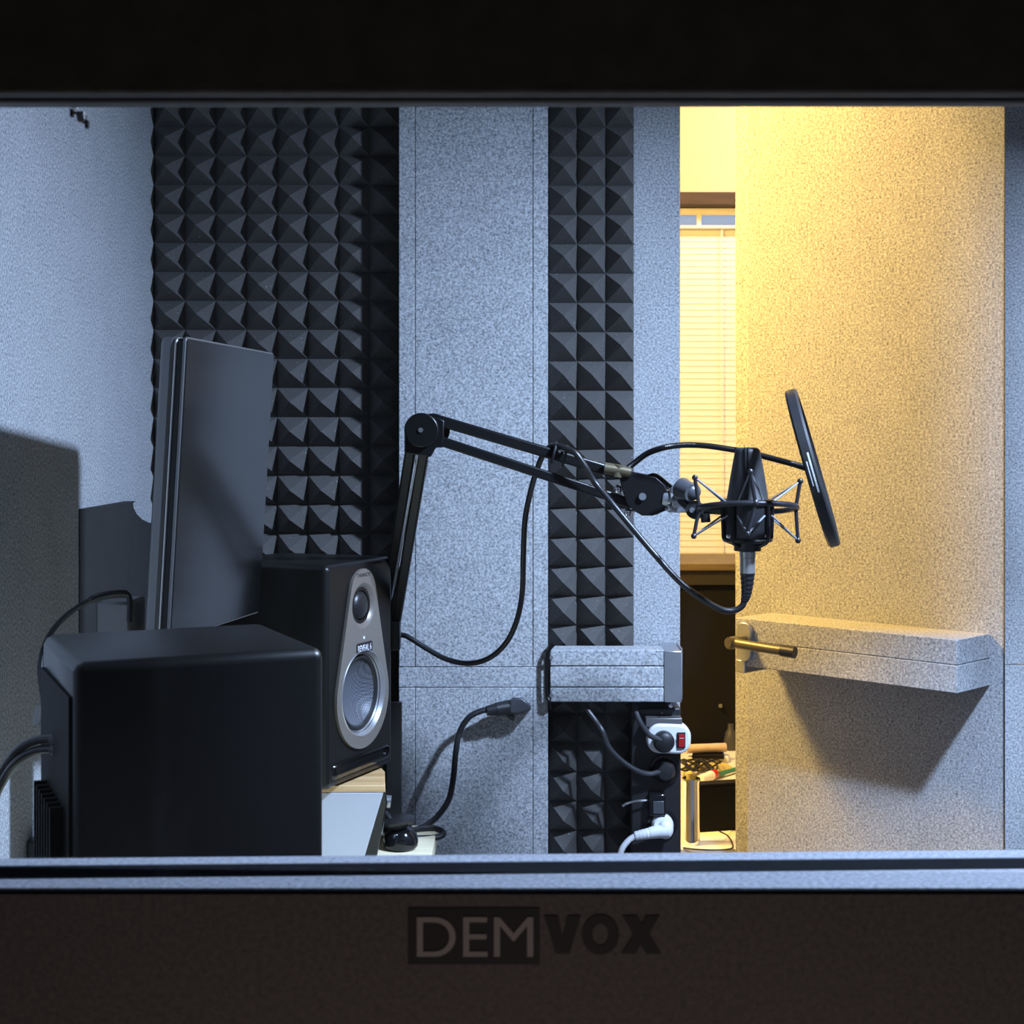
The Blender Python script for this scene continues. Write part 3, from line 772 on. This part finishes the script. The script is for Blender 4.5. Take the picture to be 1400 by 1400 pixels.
# ring, tilted
TI = R(8)
def ringp(a, r=66, dz=0):
    x_, y_ = r * k * cos(a), r * k * sin(a)
    return P(1022, 694.5, dm) + Vector((x_, y_, -y_ * math.tan(TI) + dz - .0 * x_))
bm = bmesh.new(); tube(bm, [ringp(2*pi*i/48) for i in range(48)], .0042, 10, smooth=False, closed=True)
rg = build('ring', bm, M['graphite'], sm)
legs = []
for a, tp_, bp_ in ((pi, (950, 653), (948.5, 733)), (0, (1094, 658), (1091, 739)), (-pi/2, (1026, 645), (1022, 730)), (pi/2, (1021, 648), (1023, 726))):
    b = ringp(a); t_ = P(*tp_, b.y - .0); u_ = P(*bp_, b.y)
    bm = bmesh.new(); tube(bm, [t_, b, u_], .0028, 8, smooth=False)
    ball(bm, t_, .0045, n=10); ball(bm, u_, .0045, n=10); ball(bm, b, .0055, n=10)
    build('leg', bm, M['graphite'], sm); legs.append((t_, u_, a))
# inner cage
bm = bmesh.new(); mm = Matrix.Translation(P(1022, 690, dm))
Rk = 33 * k
bm = bmesh.new()
for (py, rr) in ((685, Rk + .001), (738, Rk * .95)):
    c_ = P(1022, py, dm); tube(bm, [c_ + Vector((rr * cos(2*pi*i/40), rr * sin(2*pi*i/40), 0)) for i in range(40)], .003, 8, smooth=False, closed=True)
for i in range(4):
    a = pi / 4 + i * pi / 2; e = Vector((cos(a), sin(a), 0)); c_ = P(1022, 685, dm)
    tube(bm, [c_ + e * (Rk + .001), c_ + e * (Rk + .001) + Vector((0, 0, -45 * k)), c_ + e * Rk * .95 + Vector((0, 0, -55 * k)), c_ + e * Rk * .6 + Vector((0, 0, -61 * k))], .003, 8)
for sx in (-1, 1):
    tube(bm, [P(1022 + sx * 34, 684, dm), P(1022 + sx * 33, 725, dm), P(1022 + sx * 31, 737, dm), P(1022 + sx * 18, 743, dm)], .003, 8)
build('cage', bm, M['black_metal'], sm)
for sx in (-1, 1):
    bm = bmesh.new(); ball(bm, P(1022 + sx * 25, 733, dm - .022), .004, (1.2, .7, 1)); build('cage_nut', bm, M['chrome'], sm)
# elastic cords
def cord(a, b):
    bm = bmesh.new(); tube(bm, [a, b], .0015, 6, smooth=False); build('elastic_cord', bm, M['cord_grey'], sm)
for t_, u_, a in legs:
    for da in (-.55, .55):
        e = lambda py, a_: P(1022, py, dm) + Vector((cos(a_) * (Rk + .002), sin(a_) * (Rk + .002), 0))
        cord(t_, e(687, a + da)); cord(u_, e(704 if abs(a) < 4 else 700, a + da))

mi = thing('microphone', P(1022, 753, dm), 'black tapered studio microphone held in the spider shock mount', 'microphone')
mz = lambda py: Z(py, dm)
prof = [(0, 753), (18.5, 753), (18.5, 744), (19.5, 742), (29, 741), (30.5, 737), (30.5, 690), (30.2, 685), (29, 682.5)]
bm = bmesh.new(); lathe(bm, [(r_ * k, mz(py)) for r_, py in prof], Matrix.Translation((mc.x, mc.y, 0)), 48, cap=False)
bd = build('body', bm, M['black'], mi)
prof = [(29, 683), (28, 681), (24, 655), (20, 632), (17.5, 619), (16.5, 615), (14, 612.5), (9, 611.6), (0, 611.4)]
bm = bmesh.new(); lathe(bm, [(r_ * k, mz(py)) for r_, py in prof], Matrix.Translation((mc.x, mc.y, 0)), 48, cap=False)
build('head_grille', bm, plain('grille_black', (.03, .03, .031), .45, var=.5, vscale=900), mi)
bm = bmesh.new()
for off in (-2.5, 1.5):
    tube(bm, [P(1021 + off, 612, dm - 15 * k), P(1021 + off, 619, dm - 17.6 * k), P(1021 + off, 655, dm - 24 * k), P(1021 + off, 683, dm - 29 * k)], .0010, 6, per=3)
build('grille_rib', bm, M['black_metal'], mi)

# XLR plug and microphone cable, over the arm and down in a loop
mcb = thing('microphone_cable', P(1022, 815, dm), 'black microphone cable from the microphone plug over the arm into a hanging loop', 'cable')
bm = bmesh.new(); cyl(bm, P(1022, 753.4, dm), P(1022, 762, dm), 11 * k); cyl(bm, P(1022, 762, dm), P(1022, 784, dm), 10.5 * k); build('plug', bm, M['alu_light'], mcb, bevel=.0008)
bm = bmesh.new(); tube(bm, [P(1022, 784, dm), P(1021.5, 800, dm), P(1020, 814, dm), P(1017.5, 822, dm)], 10 * k, 14, rf=lambda t, i: (1 - .5 * t) * (1.04 if i % 4 < 2 else .96)); build('boot', bm, M['rubber'], mcb)
bm = bmesh.new()
tube(bm, [P(1018, 818, dm), P(1015, 828, dm), P(1004, 834.5, dm), P(988, 834, dm), P(965, 822, 2.13), P(930, 796, 2.14), P(895, 758, 2.15), P(862, 719, 2.165), P(838, 690, 2.175), P(815, 662, 2.19), P(800, 638, 2.185), P(788, 621, 2.185), P(778, 615, 2.19), P(764, 610, 2.20),
          P(752, 611, 2.222), P(743, 621, 2.245), P(735, 640, 2.26), P(726, 670, 2.275), P(718, 710, 2.29), P(715.5, 760, 2.31), P(714, 810, 2.35), P(706, 850, 2.40), P(691, 880, 2.42), P(668, 900, 2.44), P(640, 907, 2.46), P(610, 901, 2.475), P(582, 886, 2.485), P(560, 872, 2.49), P(548, 868, 2.495), P(520, 868, 2.50), P(505, 930, 2.505), P(500, 1060, 2.51)],
     .0046, 12, per=8)
build('cord', bm, M['rubber'], mcb)
bm = bmesh.new()
for (px, py, dd_) in ((757, 612.5, 2.205), (772, 617, 2.205)):
    c_ = P(px, py + 7, dd_ + .004)
    tube(bm, [c_ + Vector((.004*sin(a*2*pi/16) , .0145 * cos(a*2*pi/16), .0155 * sin(a*2*pi/16))) for a in range(16)], .0022, 6, smooth=False, closed=True)
build('cable_tie', bm, M['black'], mcb)

# ------------------------------------------------------------ pop filter on a gooseneck
pf = thing('pop_filter', P(1110, 745, 2.12), 'round black pop filter seen edge on, on a gooseneck right of the microphone', 'pop filter')
dp = 2.12
C_ = P(1111, 639.5, dp)
rayd = Vector((C_.x, C_.y, 0)).normalized(); side = Vector((rayd.y, -rayd.x, 0))
ta = math.atan2(60, 214)
nrm = side * cos(ta) + Vector((0, 0, 1)) * sin(ta)
# a touch of turn so the right face catches light
nrm = (nrm - rayd * .02).normalized()
rd = 111.5 * dp / F
PM = axis_mat(C_, nrm, Vector((0, 0, 1)))
hw = 8.2 * dp / F
bm = bmesh.new()
prof = [(rd - .012, -hw), (rd - .003, -hw), (rd, -hw + .003), (rd, hw - .003), (rd - .003, hw), (rd - .012, hw)]
lathe(bm, prof + [prof[0]], PM, 72, cap=False)
rim = build('rim', bm, M['black'], pf)
for s_ in (-1, 1):
    bm = bmesh.new(); lathe(bm, [(0, s_ * hw * .75 - .0006), (rd - .0115, s_ * hw * .75 - .0006), (rd - .0115, s_ * hw * .75 + .0006), (0, s_ * hw * .75 + .0006)], PM, 64, cap=False)
    build('mesh_screen', bm, M['net'], pf)
# printed line on the rim: rows of tiny white dashes
bm = bmesh.new()
import random
random.seed(4)
c0a = math.pi
def rimp(ang, h): return PM @ Vector((cos(ang) * (rd + .0003), sin(ang) * (rd + .0003), h))
toward = PM.inverted().to_3x3() @ (-rayd); a0 = math.atan2(toward.y, toward.x)
up = PM.inverted().to_3x3() @ Vector((0, 0, 1)); dsgn = 1 if (cos(a0 + .1) * up.x + sin(a0 + .1) * up.y) > (cos(a0) * up.x + sin(a0) * up.y) else -1
for row, (h0, h1, st, en) in enumerate(((.0005, .0030, .20, -.28), (-.0035, -.0020, .10, -.19))):
    a = st
    while a > en:
        w_ = random.uniform(.008, .018)
        q = [rimp(a0 + dsgn * a, h0), rimp(a0 + dsgn * (a - w_), h0), rimp(a0 + dsgn * (a - w_), h1), rimp(a0 + dsgn * a, h1)]
        bm.faces.new([bm.verts.new(p) for p in q]); a -= w_ + .006
build('print', bm, M['led'], rim, smooth=False)
bm = bmesh.new()
path = [P(852, 645, dh - .015), P(866, 634, dh - .02), P(885, 620, 2.19), P(908, 612, 2.175), P(935, 608.5, 2.17), P(965, 609.5, 2.165), P(1000, 614.5, 2.16), P(1025, 619, 2.16), P(1060, 628, 2.15), P(1090, 636, 2.135), P(1103, 640, 2.122)]
tube(bm, path, .0044, 12, per=26, rf=lambda t, i: (1.10 if i % 2 else .93))
build('gooseneck', bm, M['black_metal'], pf, angle=60)
bm = bmesh.new()
tube(bm, [P(826, 640, dh - .02), P(846, 643, dh - .02), P(862, 646, dh - .02)], .009, 12, smooth=False, rf=lambda t, i: 1 - .1 * t)
cyl(bm, P(846, 636, dh - .02), P(843, 652, dh - .02), .008)
build('clamp', bm, M['brass'], pf)

# ============================================================ SOCKETS BY THE DOORWAY
pc = thing('socket_column', (X(898, 2.62), 2.66, .3), 'black socket column on the wall under the lock beam', 'socket panel')
dq = 2.62
bm = bmesh.new(); box(bm, X(863, dq), X(931, dq), dq, YB - .0005, .30, Z(968, dq)); 
build('housing', bm, M['black'], pc, bevel=.003)
bm = bmesh.new(); cyl(bm, P(905, 975, dq - .03), P(905, 975, dq + .005), .001); box(bm, X(881, dq), X(930, dq), dq - .03, dq, Z(990, dq), Z(978, dq)); build('ledge', bm, M['alu'], pc, bevel=.003)
for (px, py) in ((908, 1052), (905, 1126)):
    bm = bmesh.new(); lathe(bm, [(.027, 0), (.027, .006), (.022, .006), (.021, .002), (0, .002)], axis_mat(P(px, py, dq - .0001), (0, -1, 0)), 36, cap=False); build('socket', bm, M['gloss'], pc)

pa = thing('power_adapter', P(915, 1010, dq - .03), 'white switched power adapter with red rocker on the black column', 'power adapter')
bm = bmesh.new(); da = dq - .034
ca = P(915, 1010.5, da); sc_ = da / F; rot = R(-2)
prism(bm, rrect(60 * sc_, 41 * sc_, 17 * sc_, 8), lambda a, b: ca + Vector((a * cos(rot) - b * sin(rot), 0, a * sin(rot) + b * cos(rot))), lambda a, b: ca + Vector((a * cos(rot) - b * sin(rot), .033, a * sin(rot) + b * cos(rot))))
build('housing', bm, M['white'], pa, bevel=.005, seg=4)
bm = bmesh.new(); c_ = P(931.5, 1012, da - .002); box(bm, c_.x - 5.5*sc_, c_.x + 5.5*sc_, c_.y - .001, c_.y + .004, c_.z - 10.5*sc_, c_.z + 10.5*sc_); f_ = build('switch_frame', bm, M['black'], pa)
bm = bmesh.new(); prism(bm, [(-3.8, 8.5), (3.8, 8.5), (3.8, -8.5), (-3.8, -8.5)], lambda a, b: c_ + Vector((a * sc_, -.001, b * sc_)), lambda a, b: c_ + Vector((a * sc_, -.004 - .003 * (b > 0), b * sc_)))
sw = build('rocker_switch', bm, M['red'], pa)
bm = bmesh.new(); box(bm, c_.x - 3*sc_, c_.x + 3*sc_, c_.y - .0062, c_.y - .0055, c_.z + 3.5*sc_, c_.z + 5*sc_); build('switch_mark', bm, M['led'], sw)

pg = thing('power_plug', P(907, 1013, da), 'round black plug in the white switched power adapter', 'plug')
bm = bmesh.new(); lathe(bm, [(14.5*sc_, .0002), (14.5*sc_, .012), (12.5*sc_, .018), (7*sc_, .022), (0, .022)], axis_mat(P(907, 1013, da), (0, -1, 0)), 36); build('body', bm, M['black'], pg)
bm = bmesh.new(); tube(bm, [P(905, 1012, da - .018), P(893, 1008, da - .016), P(886, 1003, da - .012), P(878, 992, da + .005), P(871, 978, da + .02), P(867, 962, da + .035)], .0048, 10); build('cord', bm, M['grey_cable'], pg)

p2 = thing('power_plug', P(908, 1054, dq - .01), 'black plug with a grey lead in the upper socket of the black column', 'plug')
bm = bmesh.new(); lathe(bm, [(.019, .0062), (.019, .016), (.013, .026), (0, .028)], axis_mat(P(908, 1052, dq), (0, -1, 0)), 32); build('body', bm, M['black'], p2)
bm = bmesh.new(); tube(bm, [P(905, 1054, dq - .022), P(888, 1058, dq - .024), P(870, 1053, dq - .03), P(848, 1038, dq - .03), P(832, 1020, dq - .03), P(824, 1000, dq - .03), P(814, 985, dq - .02), P(803, 970, dq - .012), P(800, 962, dq - .006)], .0046, 10); build('cord', bm, M['grey_cable'], p2)

p3 = thing('wall_switch', P(897, 1096, dq - .02), 'small black glossy switch box between the sockets of the black column', 'switch')
bm = bmesh.new(); box(bm, X(886, dq), X(909, dq), dq - .022, dq - .0002, Z(1112, dq), Z(1082, dq)); b3 = build('body', bm, M['gloss'], p3, bevel=.003)
bm = bmesh.new(); box(bm, X(891, dq), X(906, dq), dq - .0245, dq - .0222, Z(1108, dq), Z(1091, dq)); build('rocker', bm, M['knob'], p3, bevel=.001)
bm = bmesh.new(); tube(bm, [P(886, 1094, dq - .012), P(872, 1095, dq - .02), P(858, 1098, dq - .045), P(851, 1102, dq - .045)], .002, 8); build('wire', bm, M['alu_light'], p3)

p4 = thing('power_plug', P(905, 1128, dq - .02), 'white plug with a white lead in the lowest socket of the black column', 'plug')
bm = bmesh.new()
lathe(bm, [(.0195, .0022), (.0195, .014), (.016, .020), (0, .022)], axis_mat(P(905, 1126, dq), (0, -1, 0)), 32)
tube(bm, [P(914, 1136, dq - .028), P(900, 1137, dq - .028), P(884, 1140, dq - .028), P(868, 1143, dq - .028)], .013, 14, rf=lambda t, i: (1.05 - .45 * t) * (1 if t < .6 or i % 3 else .93))
ball(bm, P(910, 1134, dq - .026), .0155, (.9, .8, 1.1))
build('body', bm, M['white'], p4)
bm = bmesh.new(); tube(bm, [P(869, 1143, dq - .028), P(862, 1147, dq - .03), P(855, 1154, dq - .035), P(849, 1165, dq - .04), P(840, 1200, dq - .045)], .0052, 10); build('cord', bm, M['white'], p4)

# ============================================================ OFFICE BEYOND THE DOOR
OY = 5.1
bm = bmesh.new(); box(bm, -1.6, 3.2, OY, OY + .1, -.15, 2.9); struct('wall_office_back', bm, M['cream'])
bm = bmesh.new(); box(bm, -1.7, -1.6, 2.81, OY, -.15, 2.9); struct('wall_office_left', bm, M['cream'])
bm = bmesh.new(); box(bm, 3.2, 3.3, 2.81, OY, -.15, 2.9); struct('wall_office_right', bm, M['cream'])
bm = bmesh.new(); box(bm, -1.7, XL - .1, 2.80, 2.81, -.15, 2.9); box(bm, XR + .1, 3.3, 2.80, 2.81, -.15, 2.9); box(bm, XL - .1, XR + .1, 2.80, 2.81, ZC, 2.9); struct('wall_office_front', bm, M['cream'])
bm = bmesh.new(); box(bm, -1.7, 3.3, 2.80, OY + .1, -.25, -.15); struct('floor_office', bm, M['floor'])
bm = bmesh.new(); box(bm, -1.7, 3.3, 2.80, OY + .1, 2.9, 3.0); struct('ceiling_office', bm, M['cream'])

d = 5.04
bm = bmesh.new(); box(bm, .20, 1.6, 5.0, OY - .001, Z(283, d), Z(265, d))
tag(build('curtain_rail', bm, M['rail_wood'], off=Vector((.9, 5.05, Z(283, d))), bevel=.003), 'dark brown wooden rail on the cream office wall above the blind', 'rail')
bl = thing('window_blind', (.8, 5.06, .8), 'white slatted blind on the bright office wall beyond the doorway', 'blind')
bm = bmesh.new(); box(bm, .25, 1.55, 5.03, 5.075, Z(313, d), Z(308.5, d)); hr = build('headrail', bm, M['blind'], bl, bevel=.002)
bm = bmesh.new(); box(bm, X(953, d), X(959, d), 5.045, 5.06, Z(310, d), Z(292, d)); build('bracket', bm, M['paper'], hr)
bm = bmesh.new()
z_ = Z(313, d) - .006; n = 0
while z_ > .62:
    mt = Matrix.Translation((0, 5.055, z_)) @ Matrix.Rotation(R(85), 4, 'X')
    box(bm, .25, 1.55, -.0145, .0145, -.0006, .0006, mt); z_ -= .0215
build('slats', bm, M['blind'], bl, smooth=False)
wn = bpy.data.objects.new('window_2', None); COL.objects.link(wn); wn.location = (.9, OY, .8); wn['kind'] = 'structure'; LOC['window_2'] = Vector((.9, OY, .8))
bm = bmesh.new(); box(bm, .22, 1.6, 5.085, OY - .0005, .7, Z(293, d)); build('dusk_pane', bm, M['dusk'], wn)
bm = bmesh.new(); box(bm, .20, 1.6, 5.05, OY - .0005, Z(292.9, d), Z(284, d)); build('window_frame', bm, M['paper'], wn)
bm = bmesh.new()
for x_ in (.72, 1.3): box(bm, x_, x_ + .004, 5.035, 5.037, .62, Z(308, d))
build('ladder_cord', bm, M['paper'], bl)

# dark cabinet at the back of the low table
TZ = .40
cbx = thing('cabinet', (.75, 4.55, -.15), 'dark brown cabinet with a tan top edge below the office blind', 'cabinet')
d = 4.35
ca_, cb_ = .30, 1.25
def ztilt(px, py): return P(px, py, d)
bm = bmesh.new(); box(bm, ca_, cb_, d + .02, d + .36, -.15, Z(800, d)); build('body', bm, M['matte_black'], cbx, bevel=.002)
bm = bmesh.new(); box(bm, ca_ - .02, cb_ + .02, d - .01, d + .38, Z(780, d), Z(770, d)); build('top_board', bm, M['tan'], cbx, bevel=.003)
bm = bmesh.new(); box(bm, ca_, cb_, d + .004, d + .36, Z(800, d), Z(780.5, d)); build('frieze', bm, M['brown'], cbx, bevel=.001)
bm = bmesh.new(); box(bm, ca_ + .01, .78, d + .008, d + .0195, .05, Z(809, d)); dr = build('door', bm, M['matte_black'], cbx, bevel=.002)
bm = bmesh.new(); cyl(bm, P(985, 965, d - .01), P(985, 965, d + .008), .006); build('knob', bm, M['alu'], dr)

tb = thing('low_table', (.45, 3.75, -.15), 'pale wooden low table cluttered with papers and cables beyond the doorway', 'table')
bm = bmesh.new(); box(bm, .05, .80, 3.235, 4.33, TZ - .03, TZ); build('tabletop', bm, M['table_wood'], tb, bevel=.002)
for x_ in (.09, .76):
    for y_ in (3.28, 4.28):
        bm = bmesh.new(); box(bm, x_ - .02, x_ + .02, y_ - .02, y_ + .02, -.15, TZ - .03); build('leg', bm, M['tan'], tb)
def dep(py, z=TZ): return (CAMZ - z) * F / (py - HOR)      # depth of a table point seen at row py
# chrome cylinder
dc = 3.275
ch = thing('chrome_cup', (X(945, dc), dc, TZ), 'tall shiny metal cup on the low table beside the black column', 'cup')
bm = bmesh.new(); r_ = 12.2 * dc / F
lathe(bm, [(0, 0), (r_ * .96, 0), (r_, .004), (r_, .012), (r_ * .97, .014), (r_ * .97, .138), (r_ * 1.02, .140), (r_ * 1.02, .147), (r_ * .93, .147), (r_ * .93, .02), (0, .02)], Matrix.Translation((X(945, dc), dc, TZ + .0003)), 40, cap=False)
build('body', bm, M['chrome'], ch)
bm = bmesh.new(); lathe(bm, [(r_ * .4, .02), (r_ * .4, .158), (r_ * .2, .162), (0, .162)], Matrix.Translation((X(943, dc), dc, TZ + .0003)), 20); build('cap', bm, M['olive'], ch)
# black box
bb = thing('black_box', (.50, 3.46, TZ), 'matt black box standing on the low table behind the metal cup', 'box')
bm = bmesh.new(); mt = Matrix.Translation((X(956, 3.36), 3.365, TZ + .0004)) @ Matrix.Rotation(R(14), 4, 'Z')
box(bm, 0, .16, 0, .032, 0, .105, mt); build('body', bm, M['matte_black'], bb, bevel=.002)
bm = bmesh.new(); box(bm, -.001, .161, -.001, .033, .1055, .111, mt); build('lid', bm, M['matte_black'], bb, bevel=.001)
# papers, folders, pens
def flat(name, pts, z, th, mat, label, cat, group=None):
    w = [Vector((X(px, dep(py, z)), dep(py, z), z)) for px, py in pts]
    bm = bmesh.new(); prism(bm, [(p.x, p.y) for p in w], lambda a, b: (a, b, z), lambda a, b: (a, b, z + th))
    c_ = sum(w, Vector()) / len(w)
    return tag(build(name, bm, mat, off=Vector((c_.x, c_.y, z))), label, cat, group)
flat('paper_sheet', [(934, 1150), (990, 1150), (1003, 1132), (975, 1120), (940, 1125)], TZ + .0003, .0008, M['paper'], 'white paper sheet lying in front of the black box on the low table', 'paper')
flat('yellow_card', [(934, 1066), (985, 1063), (1004, 1052), (990, 1044), (936, 1046)], TZ + .0003, .004, M['olive'], 'yellow card under the cable tangle on the low table', 'card')
flat('paper_stack', [(940, 1043), (996, 1043), (993, 1032), (945, 1030)], TZ + .0003, .014, M['paper'], 'small stack of papers behind the yellow card on the low table', 'paper')
flat('dark_folder', [(946, 1037), (990, 1038), (988, 1028), (950, 1027)], TZ + .0145, .009, M['matte_black'], 'dark folder on top of the paper stack on the low table', 'folder')
flat('white_card', [(936, 1062), (966, 1061), (970, 1054), (938, 1055)], TZ + .0045, .002, M['paper'], 'small white card lying on the yellow card', 'card')
def rod(name, a, b, r, mat, label, cat):
    bm = bmesh.new(); cyl(bm, a, b, r); return tag(build(name, bm, mat, off=Vector(a)), label, cat)
z1 = TZ + .0237
q = lambda px, py, z: Vector((X(px, dep(py, z)), dep(py, z), z))
rod('rolled_paper', q(938, 1024, z1 + .0132), q(992, 1022, z1 + .0132), .013, M['beige'], 'beige rolled paper lying on the dark folder', 'paper roll')
rod('green_pencil', q(975, 1061, TZ + .011), q(1008, 1051, TZ + .011), .0058, M['green'], 'green pencil lying across the yellow card', 'pencil')
wp = thing('tissue_packet', q(966, 1066, TZ + .0045), 'small white packet with a red end beside the metal cup', 'packet')
bm = bmesh.new(); a_, b_ = q(957, 1067, TZ + .018), q(973, 1060, TZ + .018)
cyl(bm, a_, b_, .013); build('body', bm, M['paper'], wp, bevel=.003)
bm = bmesh.new(); cyl(bm, b_, b_ + (b_ - a_) * .3, .0125); build('end_cap', bm, M['red'], wp, bevel=.002)
bt = thing('grey_bottle', q(999, 1025, TZ), 'small grey bottle at the door side of the table clutter', 'bottle')
bm = bmesh.new(); c_ = q(999, 1025, TZ); lathe(bm, [(0, 0), (.02, 0), (.021, .02), (.016, .05), (.009, .06), (.009, .075), (0, .075)], Matrix.Translation((c_.x, c_.y, TZ + .0003)), 24, cap=False); build('body', bm, M['grey_cable'], bt)
tg = bmesh.new(); random.seed(3)
for kx in range(8):
    pts = []
    for i in range(9):
        a = i * 1.15 + kx; pts.append(q(944 + 13 * cos(a) + 4.5 * i - 6, 1046 + 8 * sin(a * 1.1 + kx), TZ + .018 + .012 * abs(sin(a * 1.7 + kx))))
    tube(tg, pts, .0024, 6, per=6)
tag(build('cable_tangle', tg, M['rubber'], off=q(955, 1046, TZ)), 'tangle of thin black cables on the yellow card', 'cables')
bm = bmesh.new(); tube(bm, [q(934, 1159, TZ + .002), q(950, 1161, TZ + .002), q(975, 1162, TZ + .002), q(1000, 1160, TZ + .002), q(1000, 1150, TZ + .002), q(994, 1142, TZ + .002), q(984, 1137, TZ + .002)], .0018, 6)
tag(build('thin_wire', bm, M['rubber'], off=q(975, 1162, TZ)), 'thin black wire curling on the paper in front of the black box', 'wire')

# ============================================================ LIGHT
def area(name, loc, target, sx, sy, power, col, spread=180):
    l = bpy.data.lights.new(name, 'AREA'); l.shape = 'RECTANGLE'; l.size = sx; l.size_y = sy; l.energy = power; l.color = col; l.spread = R(spread)
    o = bpy.data.objects.new(name, l); COL.objects.link(o); o.location = loc
    dv = Vector(target) - Vector(loc); o.rotation_euler = dv.to_track_quat('-Z', 'Y').to_euler(); return o
COOL = (.505, .675, 1.0)
area('booth_ceiling_lamp', (.88, 1.65, 2.03), (.68, 1.65, 1.05), .11, .11, 90, COOL, 162)
WARM = (1, .54, .15)
area('office_wall_lamp', (.34, 2.88, 2.45), (.36, 2.88, 0), .14, .10, 6.5, WARM)
area('office_bounce_fill', (-.65, 3.08, 2.3), (.6, 2.95, .9), .4, .4, 96, (1, .62, .18))  # added warm fill for light bounced off the office walls
area('office_ceiling_lamp', (1.1, 4.3, 2.85), (1.1, 4.6, 0), .5, .3, 20, (.92, .88, 1.0))
area('outside_wall_fill', (.1, .25, .45), (0, .9, .95), .4, .2, .85, (1, .84, .80))  # added dim fill that brightens the lower outside wall

w = bpy.data.worlds.new('World'); SC.world = w; w.use_nodes = True
bg = w.node_tree.nodes['Background']; bg.inputs['Color'].default_value = (1, .9, .85, 1); bg.inputs['Strength'].default_value = .012

# ============================================================ CAMERA
cd = bpy.data.cameras.new('Camera'); co = bpy.data.objects.new('Camera', cd); COL.objects.link(co)
co.location = (0, 0, CAMZ); co.rotation_euler = (pi / 2, 0, 0)
cd.sensor_width = 36; cd.sensor_fit = 'HORIZONTAL'; cd.lens = 36 * F / 1400
cd.shift_y = -(700 - HOR) / 1400; cd.clip_start = .02
cd.dof.use_dof = True; cd.dof.focus_distance = 2.25; cd.dof.aperture_fstop = 18
SC.camera = co
vs = SC.view_settings
vs.view_transform = 'Standard'; vs.look = 'None'; vs.exposure = 0; vs.gamma = 1; vs.use_curve_mapping = False
